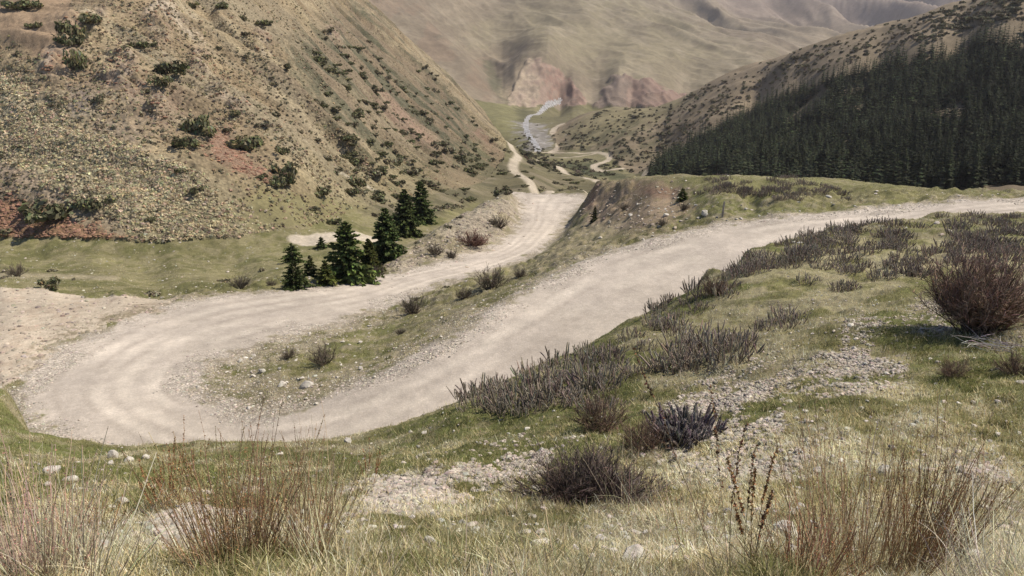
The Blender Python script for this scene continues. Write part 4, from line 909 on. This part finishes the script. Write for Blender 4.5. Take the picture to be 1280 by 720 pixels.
# ------------------------------------------------------------------ twiggy dry shrubs
def twiggy(seed, R, H_, n0, n1, n2, cb, ct, spread=(0, 1.1), thick=.008, name='dry_bush', up=.3):
    global rng
    rng = np.random.default_rng(seed); o = empty(name); st = MB(); tw = MB()
    d = cone_dirs(n0, *spread); ln = 1/np.sqrt((np.hypot(d[:, 0], d[:, 1])/R)**2+(d[:, 2]/H_)**2)*rnd(n0, .65, 1.02)
    b0 = np.stack([rng.normal(size=n0)*R*.1, rng.normal(size=n0)*R*.1, np.full(n0, -.04)], -1)
    P = curve(b0, d, ln, 6, .35, -.05, .02); st.tube(P, np.linspace(thick, thick*.4, 6)[None]*rnd(n0, .7, 1.2)[:, None], 4, jit(cb, n0, .25))
    p, t, i, f = pick(P, n1, .25, 1.); d1 = unit(t+rng.normal(size=(n1, 3))*.5+np.array([0, 0, up])); l1 = ln[i]*rnd(n1, .18, .42)*(1.15-.4*f)
    P1 = curve(p, d1, l1, 5, .4, 0, .02); st.tube(P1, np.linspace(thick*.5, thick*.22, 5)[None]*np.ones((n1, 1)), 3, jit(np.array(cb)*.5+np.array(ct)*.5, n1, .25))
    p, t, i, f = pick(P1, n2, .15, 1.); d2_ = unit(t+rng.normal(size=(n2, 3))*.6+np.array([0, 0, up])); l2 = l1[i]*rnd(n2, .25, .65)
    P2 = curve(p, d2_, l2, 4, .4, 0, .03); tw.tube(P2, np.linspace(thick*.28, thick*.12, 4)[None]*np.ones((n2, 1)), 3, jit(ct, n2, .3, .08))
    k1 = st.build('stems', M_TWIG, o, link=False); k2 = tw.build('twigs', M_TWIG, o, link=False)
    return Proto(o, [k1, k2])
def stand(pr, u, v, label, sc=1., ymin=1.5, ymax=140, group='dry shrubs', cat='shrub', rz=None, sink=.02):
    p = hit(u, v, ymin, ymax)
    return pr.put(p-np.array([0, 0, sink]), rng.uniform(0, 6.28) if rz is None else rz, sc, label, group, cat)
def msz(u, v, px, ymin=1.5, ymax=140): p = hit(u, v, ymin, ymax); return px*np.linalg.norm(p)/F
r_ = msz(1222, 412, 64); h_ = msz(1222, 412, 92)
BIG = twiggy(501, r_, h_, 170, 2000, 11000, (.13, .095, .075), (.27, .18, .135), (0, 1.0), .012)
stand(BIG, 1222, 414, 'big round reddish-brown leafless bush at the right edge of the slope', 1.)
r_ = msz(742, 636, 100); h_ = msz(742, 636, 82)
DRK = twiggy(502, r_, h_, 230, 3000, 14000, (.075, .06, .055), (.14, .104, .088), (0, 1.5), .006)
stand(DRK, 738, 634, 'low dark tangled bush beside the front gravel patch, centre foreground', 1.)
BRN = twiggy(503, .45, .5, 60, 500, 2200, (.10, .07, .055), (.21, .14, .10), (0, 1.2), .006)
stand(BRN, 752, 534, 'small reddish-brown twig bush among the grey shaggy stems behind the dark bush', 1.)
stand(BRN, 802, 560, 'thin brown twig bush joined to the right side of the dark tangled bush', .8)
stand(BRN, 1192, 470, 'small brown twig bush on the grass below the big round bush', .55)
stand(BRN, 1270, 468, 'small pale twig bush at the right edge below the big round bush', .7)
stand(BRN, 893, 368, 'dark brown bush overhanging the rim above the upper road', 1.25)
GRYB = twiggy(504, .5, .5, 60, 420, 1800, (.10, .08, .062), (.16, .13, .095), (0, 1.1), .009, up=.5)
for u, v, px, lb in [(361,447,24,'small dark round twig bush on the island, left one of two'),(404,455,44,'wider brown-green twig bush on the island, right one of two'),(516,392,40,'twig bush on the grass strip above the hairpin'),(500,418,16,'tiny twig tuft below the bush on the grass strip'),(580,373,28,'narrow twig bush at the lower road edge, middle of the strip'),(613,360,50,'wide mauve-grey twig bush at the lower road edge'),(650,346,22,'low twig bush at the narrow end of the strip'),(624,284,30,'greenish twig bush at the top of the gravel bank by the road'),(300,360,30,'flat brown twig patch at the meadow edge behind the road'),(340,357,16,'small brown twig bush left of the squat spruce'),(470,345,26,'mauve twig bush under the broad dark spruce'),(545,318,26,'grey twig bush low on the gravel bank'),(565,322,20,'small twig bush on the bank beside the lower road'),(20,345,26,'low twig bush at the left edge beyond the lay-by'),(828,282,18,'low brown twig bush on the slope left of the large rock'),(855,262,18,'brown twig bush under the small round conifer'),(780,262,16,'small twig bush on the cut earth bank'),(520,376,12,'tiny tuft on the crest of the grass strip')]:
    stand(GRYB, u, v, lb, msz(u, v, px, 30)/.95, 30)
RED = twiggy(505, .5, .42, 80, 600, 2400, (.11, .06, .045), (.20, .11, .085), (0, 1.35), .008, up=.4)
stand(RED, 590, 306, 'rusty red-brown bush on the gravel bank above the lower road', msz(590, 306, 46, 60)/.95, 60)
# ------------------------------------------------------------------ shaggy upright stems (dry thorny shrubs)
def shaggy(seed, n0, tall, R, c, lean=.45):
    global rng
    rng = np.random.default_rng(seed); mb = MB(); a = rnd(n0, 0, 6.28); rr = np.sqrt(rnd(n0))*R
    b0 = np.stack([np.cos(a)*rr, np.sin(a)*rr, np.full(n0, -.05)], -1); d = unit(np.stack([np.cos(a)*rr/R*lean, np.sin(a)*rr/R*lean, np.ones(n0)], -1)+rng.normal(size=(n0, 3))*.2)
    L = tall*rnd(n0, .55, 1.05); P = curve(b0, d, L, 8, .45, -.06); rad = np.array([.7, .9, 1, 1, 1, 1, .92, .5])*.0125
    mb.tube(P, rad[None]*rnd(n0, .8, 1.25)[:, None]*(1+rng.normal(size=(n0, 8))*.12), 5, jit(np.array(c)*.75, n0, .15))
    m = n0*70; p, t, i, f = pick(P, m, .12, 1.); out = unit(rng.normal(size=(m, 3))); out = unit(out-t*(out*t).sum(-1, keepdims=True)); dd = unit(out+t*.9)
    l = rnd(m, .02, .042); s = unit(np.cross(dd, t))*.0028; b_ = p+out*.006
    Vv = np.stack([b_-s, b_+s, b_+dd*l[:, None]], 1); mb.add(Vv, None, np.arange(m*3).reshape(m, 3), np.repeat(jit(c, m, .3, .06), 3, 0))
    return mb.build('shaggy_shrub', M_FUZZ, link=False)
SH = [Proto(shaggy(520+k, 30+7*k, .29+.03*k, .34+.05*k, (.36, .30, .235))) for k in range(4)]
SHD = [Proto(shaggy(530+k, 32+7*k, .29, .38, (.285, .232, .185))) for k in range(3)]
rng = np.random.default_rng(91)
def thicket(n, P, ylo, yhi, prot, s0, s1, label, group, sep=.0, msk=None, warp=6):
    m = region(P, ylo, yhi, warp)*(cls == 0)*(sd > .6)
    if msk is not None: m = m*msk
    Q, iy, ix = scatter(n, m*VIS)
    for p in Q: prot[int(rng.integers(len(prot)))].put(p, rng.uniform(0, 6.28), rng.uniform(s0, s1), label, group, 'shrub')
R1 = [(565,505),(620,482),(690,462),(750,440),(800,425),(806,470),(760,520),(690,530),(610,525)]
thicket(48, R1, 8, 26, SH, .6, 1.1, 'grey-brown shrub of shaggy upright stems in the thicket on the rim above the upper road', 'shaggy shrubs on the rim')
thicket(9, [(815,432),(885,425),(890,455),(830,465)], 8, 24, SH, .9, 1.3, 'grey-brown shrub of shaggy stems in the small stand right of the rim thicket', 'shaggy shrubs in the small stand')
thicket(5, [(900,430),(935,425),(940,440),(905,443)], 8, 24, SH, .7, 1., 'small shaggy-stemmed shrub alone on the grass, middle of the slope', 'lone shaggy shrubs')
thicket(5, [(955,405),(995,400),(998,412),(958,414)], 8, 28, SH, .7, 1., 'low shaggy-stemmed shrub on the grass left of the upper gravel patch', 'low shaggy shrubs')
thicket(22, [(800,410),(850,378),(900,350),(930,330),(950,335),(900,375),(830,418)], 15, 36, SH+SHD, .7, 1.1, 'shaggy-stemmed shrub along the rim where it curves up to the right', 'shaggy shrubs on the curving rim')
thicket(46, [(925,335),(1000,298),(1060,287),(1100,290),(1060,310),(980,330),(940,350)], 16, 42, SH+SHD, .75, 1.15, 'grey shaggy-stemmed shrub on the upper rim beside the road', 'shaggy shrubs on the upper rim')
thicket(125, [(1040,292),(1120,278),(1200,272),(1300,268),(1300,330),(1200,335),(1120,345),(1050,325)], 14, 44, SHD+SH[:1], .8, 1.2, 'dark shaggy-stemmed shrub in the dense thicket behind the big round bush', 'shaggy shrubs in the right thicket')
thicket(16, [(960,330),(1040,325),(1120,345),(1100,360),(1000,352)], 12, 36, SH, .55, .9, 'low shaggy-stemmed shrub scattered on the upper grass', 'shaggy shrubs on the upper grass', warp=12)
thicket(70, [(905,228),(1000,228),(1068,236),(1060,246),(985,252),(940,243),(860,236)], 60, 90, SHD, 1.1, 1.7, 'dark dry shrub in the patch on the crest of the mound', 'dry shrubs on the mound crest')
o_ = stand(Proto(shaggy(540, 190, .24, .34, (.19, .162, .16), .75)), 858, 537, 'low purplish-grey shaggy cushion on the gravel, right of the dark tangled bush', 1., group='lone cushions', cat='shrub')
# ------------------------------------------------------------------ dead twig heap and post
rng = np.random.default_rng(92)
mb = MB(); n = 70; b0 = np.stack([rng.normal(size=n)*.22, rng.normal(size=n)*.16, np.abs(rng.normal(size=n))*.05], -1); a = rnd(n, 0, 6.28)
mb.tube(curve(b0, np.stack([np.cos(a), np.sin(a), rnd(n, -.05, .3)], -1), rnd(n, .15, .5), 5, .4, .05, .03), np.linspace(.007, .003, 5)[None]*np.ones((n, 1)), 4, jit((.30, .26, .235), n))
o = mb.build('twig_heap', M_TWIG); p = hit(1250, 437, 5, 40); o.location = p; tag(o, 'heap of grey dead twigs at the foot of the big round bush', 'twigs')
import bmesh
bm = bmesh.new(); ph = msz(903, 271, 19, 50)
vs_ = []
for z_, s_ in ((-.3, .075), (ph*.5, .07), (ph-.06, .066), (ph, .04)):
    vs_.append([bm.verts.new((x*s_+z_*.05, y*s_, z_+(x*.03 if z_ > ph*.9 else 0))) for x, y in ((-1,-.7),(-.7,-1),(.7,-1),(1,-.7),(1,.7),(.7,1),(-.7,1),(-1,.7))])
for A, B in zip(vs_[:-1], vs_[1:]):
    for k in range(8): bm.faces.new((A[k], A[(k+1) % 8], B[(k+1) % 8], B[k]))
bm.faces.new(vs_[-1])
me_ = bpy.data.meshes.new('wooden_post'); bm.to_mesh(me_); bm.free()
at = me_.color_attributes.new('tint', 'FLOAT_COLOR', 'POINT'); at.data.foreach_set('color', np.tile([.36, .31, .25, 1], len(me_.vertices)))
me_.materials.append(M_BARK); o = bpy.data.objects.new('wooden_post', me_); COL.objects.link(o); o.location = hit(903, 271, 50, 90); tag(o, 'short weathered wooden post on the grass beside the upper road', 'post')
# ------------------------------------------------------------------ grass
rng = np.random.default_rng(93)
GREEN, OLIVE, STRAW, PALE = (.17, .166, .058), (.275, .245, .11), (.52, .44, .25), (.72, .64, .45)
def turf(name, n, per, mask, L0, L1, W0, W1, spread, dry, label, lean=.6):
    P, iy, ix = scatter(n, mask*VIS*INFR); g = n2[iy, ix]+.7*n1[iy, ix]+.5*n3[iy, ix]+rng.normal(size=n)*.35
    pick_ = g+dry; base = np.where((pick_ > .55)[:, None], PALE, np.where((pick_ > .12)[:, None], STRAW, np.where((pick_ > -.35)[:, None], OLIVE, GREEN)))
    B = np.repeat(P, per, 0)+rng.normal(size=(n*per, 3))*spread*np.array([1, 1, 0]); B[:, 2] = H(B[:, 0], B[:, 1])-.004
    m = n*per; c = np.repeat(base, per, 0)*(1+rng.normal(size=(m, 1))*.22)*(1+rng.normal(size=(m, 3))*.06)
    alt = rnd(m) < .22; c[alt] = np.array(STRAW)*(1+rng.normal(size=(alt.sum(), 1))*.2); c = np.clip(c, .01, .8)
    mb = MB(); d = cone_dirs(m, .02, lean); L = np.repeat(rng.uniform(L0, L1, n)*(.7+.5*rng.random(n)), per)*rnd(m, .5, 1.15)
    blades(mb, B, d, L, rnd(m, W0, W1), .7, c, 3, .12); o = mb.build(name, M_GRASS); return tag(o, label, 'grass', kind='stuff')
gm = hs_*(1-sm(.2, .95, pat)*.9)*(sd > .3)
turf('near_grass', 9500, 10, gm*(Y < 5.2)*(Y > 1.2), .03, .10, .0028, .0066, .03, .28, 'dry and green grass on the slope at the front', 1.0)
turf('middle_grass', 13000, 11, gm*(Y >= 4.8)*(Y < 11.5), .03, .10, .0045, .0085, .05, .32, 'short olive and straw grass on the middle of the slope', .9)
turf('rim_grass', 11000, 9, gm*(Y >= 11)*(Y < 45), .05, .13, .006, .012, .09, .2, 'short grass along the rim of the slope', .9)
turf('verge_grass', 12000, 6, ((cls == 0)+(cls == 2))*(Y > 32)*(Y < 110)*(1-apronr*.8)*(1-bank)*(1-mound*.8)*(sd > .4), .05, .16, .015, .035, .2, -.1, 'short turf on the grass strip, the mound and the meadow', .9)
# ------------------------------------------------------------------ tall dry clumps
def stalks(seed, n, tall, R, c, seeds, sc_, lean=.25, leaves=60, lc=PALE, name='dry_grass_clump', w=.0016, ss=1.):
    """tall stalks with seed heads over a tuft of dry leaves"""
    global rng
    rng = np.random.default_rng(seed); o = empty(name); a = rnd(n, 0, 6.28); rr = np.sqrt(rnd(n))*R
    b0 = np.stack([np.cos(a)*rr, np.sin(a)*rr, np.full(n, -.03)], -1); d = unit(np.stack([np.cos(a)*rr/R*lean, np.sin(a)*rr/R*lean, np.ones(n)], -1)+rng.normal(size=(n, 3))*.10)
    L = tall*rnd(n, .45, 1.05); P = curve(b0, d, L, 7, .22, .03, .006); st = MB(); st.tube(P, np.linspace(w, w*.5, 7)[None]*rnd(n, .7, 1.5)[:, None], 3, jit(c, n, .25, .08))
    if seeds:
        m = n*seeds*2; p, t, i, f = pick(P, m, .5, 1.); cards(st, p+rng.normal(size=(m, 3))*.003, rng.normal(size=(m, 3)), rnd(m, .002, .0048)*ss, jit(sc_, m, .3, .1), .5)
    k1 = st.build('stalks', M_TWIG, o, link=False); kids = [k1]
    if leaves:
        lf = MB(); m = leaves; a = rnd(m, 0, 6.28); rr = np.sqrt(rnd(m))*R; B = np.stack([np.cos(a)*rr, np.sin(a)*rr, np.full(m, -.02)], -1)
        blades(lf, B, unit(cone_dirs(m, .05, .75)), tall*rnd(m, .3, .8), rnd(m, .0016, .0034), .8, jit(lc, m, .25, .06), 5, .22); kids.append(lf.build('leaves', M_GRASS, o, link=False))
    return Proto(o, kids)
RUST, BROWN, PINK = (.27, .145, .068), (.34, .225, .13), (.38, .285, .215)
def clump(u, v, hpx, wpx, n, c, seeds, sc_, label, lean=.25, leaves=80, lc=PALE, seed=0, w=.0016):
    p = hit(u, v, 1.2, 30); r = np.linalg.norm(p)/F
    pr = stalks(600+seed, n, hpx*r*1.12, wpx*r*.5, c, seeds, sc_, lean, leaves, lc, w=w, ss=2.0 if seeds > 24 else 1.); pr.put(p, rng.uniform(0, 6.28), 1., label, 'tall dry clumps', 'grass')
for k, a in enumerate([
 (285,698,145,90,150,BROWN,10,RUST,'rust-brown clump of seed stalks, left half of the large stand at lower left',.35,150,STRAW),
 (355,690,130,110,160,(.30,.20,.12),8,RUST,'tan-brown clump of seed stalks, right half of the large stand at lower left',.35,200,STRAW),
 (210,640,85,30,26,RUST,26,RUST,'narrow rusty seed-stalk clump at the left end of the large stand',.2,30,STRAW),
 (247,600,50,16,12,RUST,26,RUST,'small rusty upright tuft behind the large stand',.2,10,STRAW),
 (400,650,110,80,70,(.38,.31,.20),4,BROWN,'pale straw clump at the right end of the large stand',.4,120,PALE),
 (460,610,55,16,10,RUST,30,RUST,'lone rusty seed stalk right of the large stand',.2,10,STRAW),
 (35,722,125,110,260,PINK,4,(.30,.17,.13),'pinkish-brown stalk clump at the lower left corner',.4,200,PALE),
 (95,735,130,90,60,(.48,.42,.29),0,PALE,'long pale grass beside the pinkish clump at lower left',.7,160,PALE),
 (120,665,40,46,60,RUST,10,RUST,'low rusty-orange tuft between the pale rocks at lower left',.6,40,STRAW),
 (1075,712,150,130,200,BROWN,6,RUST,'tall brown stalk clump, left part of the large stand at lower right',.35,220,STRAW),
 (1150,708,160,60,90,(.28,.15,.07),16,RUST,'orange-brown seed-stalk clump in the large stand at lower right',.22,80,STRAW),
 (1110,690,150,150,110,(.40,.33,.22),2,BROWN,'straw-coloured stalk clump behind the large stand at lower right',.4,200,PALE),
 (1000,715,70,90,120,(.26,.14,.09),4,RUST,'low reddish-brown clump left of the stand at lower right',.6,80,STRAW),
 (1255,725,85,110,30,(.52,.47,.37),0,PALE,'bleached grass tussock at the lower right corner',.9,420,(.52,.47,.36)),
 (925,712,240,60,5,(.42,.35,.21),36,(.16,.075,.04),'very tall dock stalks with dark seed heads, right of centre foreground',.35,20,STRAW),
 (945,700,130,24,5,BROWN,60,RUST,'short rusty dock stalk in front of the very tall ones',.2,20,STRAW),
 (880,690,110,60,16,(.38,.28,.17),10,RUST,'loose brown stalks left of the very tall dock stalks',.4,50,STRAW),
 (1100,560,75,14,2,(.50,.43,.29),0,PALE,'two thin pale stalks standing above the right stand',.2,8,PALE),
 (430,725,90,120,30,(.46,.42,.27),0,PALE,'arching pale grass at the bottom edge left of centre',.9,260,PALE),
 (560,730,80,150,20,(.40,.36,.22),0,PALE,'pale green-tinged grass tussock at the bottom edge, centre',.9,340,(.30,.29,.14)),
 (700,732,85,150,20,(.44,.38,.24),0,PALE,'pale grass tussock at the bottom edge right of centre',.9,340,(.40,.36,.22)),
 (190,640,40,60,10,(.20,.20,.08),0,PALE,'dark green tuft beside the large rounded rock at lower left',.5,260,(.10,.12,.04)),
 (1143,425,26,40,10,(.14,.14,.06),0,PALE,'dark green grass hummock between the upper gravel patches',.5,300,(.075,.085,.032)),
 (790,640,110,60,16,(.46,.38,.26),2,BROWN,'pale stalks leaning out of the right side of the dark tangled bush',.6,30,PALE),
 (1225,640,70,70,60,(.32,.22,.13),6,RUST,'brown and straw tuft near the right edge of the foreground',.5,80,PALE),
 (850,655,60,80,60,(.38,.30,.2),3,BROWN,'fine straw tuft right of the dark tangled bush',.5,160,PALE)]):
    clump(*a, seed=k)
# ------------------------------------------------------------------ light, air, camera
EL, AZ = math.radians(54), math.radians(82)      # azimuth measured from +Y (view) towards +X (right)
sv = (math.cos(EL)*math.sin(AZ), math.cos(EL)*math.cos(AZ), math.sin(EL))
from mathutils import Vector
sun = bpy.data.lights.new('sun', 'SUN'); sun.energy = 4.6; sun.angle = math.radians(.53); sun.color = (1, .93, .80)
so = bpy.data.objects.new('sun', sun); COL.objects.link(so); so.rotation_euler = Vector(sv).to_track_quat('Z', 'Y').to_euler(); so.location = (200, -100, 900)
w = bpy.data.worlds.new('World'); scene.world = w; w.use_nodes = True; nt = w.node_tree
sky = nt.nodes.new('ShaderNodeTexSky'); sky.sky_type = 'NISHITA'; sky.sun_disc = False; sky.sun_elevation = EL; sky.sun_rotation = AZ; sky.altitude = 2500; sky.dust_density = 1.5
nt.links.new(sky.outputs[0], nt.nodes['Background'].inputs[0]); nt.nodes['Background'].inputs[1].default_value = .105
cam = bpy.data.cameras.new('camera'); cam.sensor_width = 36; cam.lens = 18/math.tan(HFOV/2); cam.clip_start = .05; cam.clip_end = 30000
cob = bpy.data.objects.new('camera', cam); COL.objects.link(cob); cob.rotation_euler = (math.pi/2-PIT, 0, 0); scene.camera = cob
if HAZE > 0:
    import bmesh
    bm = bmesh.new(); bmesh.ops.create_cube(bm, size=1)
    zt = float(Z.max())+5; zb = float(Z.min())-1
    for v_ in bm.verts: v_.co = ((v_.co.x)*19000, v_.co.y*7200+3300, zb+(v_.co.z+.5)*(zt-zb))
    me_ = bpy.data.meshes.new('haze'); bm.to_mesh(me_); bm.free(); ho = bpy.data.objects.new('haze', me_); COL.objects.link(ho)
    m = bpy.data.materials.new('thin air'); m.use_nodes = True; nt = m.node_tree; nt.nodes.remove(nt.nodes['Principled BSDF'])
    pv = nt.nodes.new('ShaderNodeVolumePrincipled'); pv.inputs['Density'].default_value = HAZE; pv.inputs['Color'].default_value = (.88, .84, .87, 1); pv.inputs['Anisotropy'].default_value = .2
    nt.links.new(pv.outputs[0], nt.nodes['Material Output'].inputs['Volume']); me_.materials.append(m); tag(ho, kind='stuff')
    ho['label'] = 'thin blue-violet haze over the far valley'; ho['category'] = 'haze'
vs = scene.view_settings; vs.view_transform = 'Standard'; vs.look = 'None'; vs.exposure = 0.5; vs.gamma = 1
scene.cycles.max_bounces = 5; scene.cycles.diffuse_bounces = 2; scene.cycles.glossy_bounces = 1; scene.cycles.transmission_bounces = 2; scene.cycles.transparent_max_bounces = 4
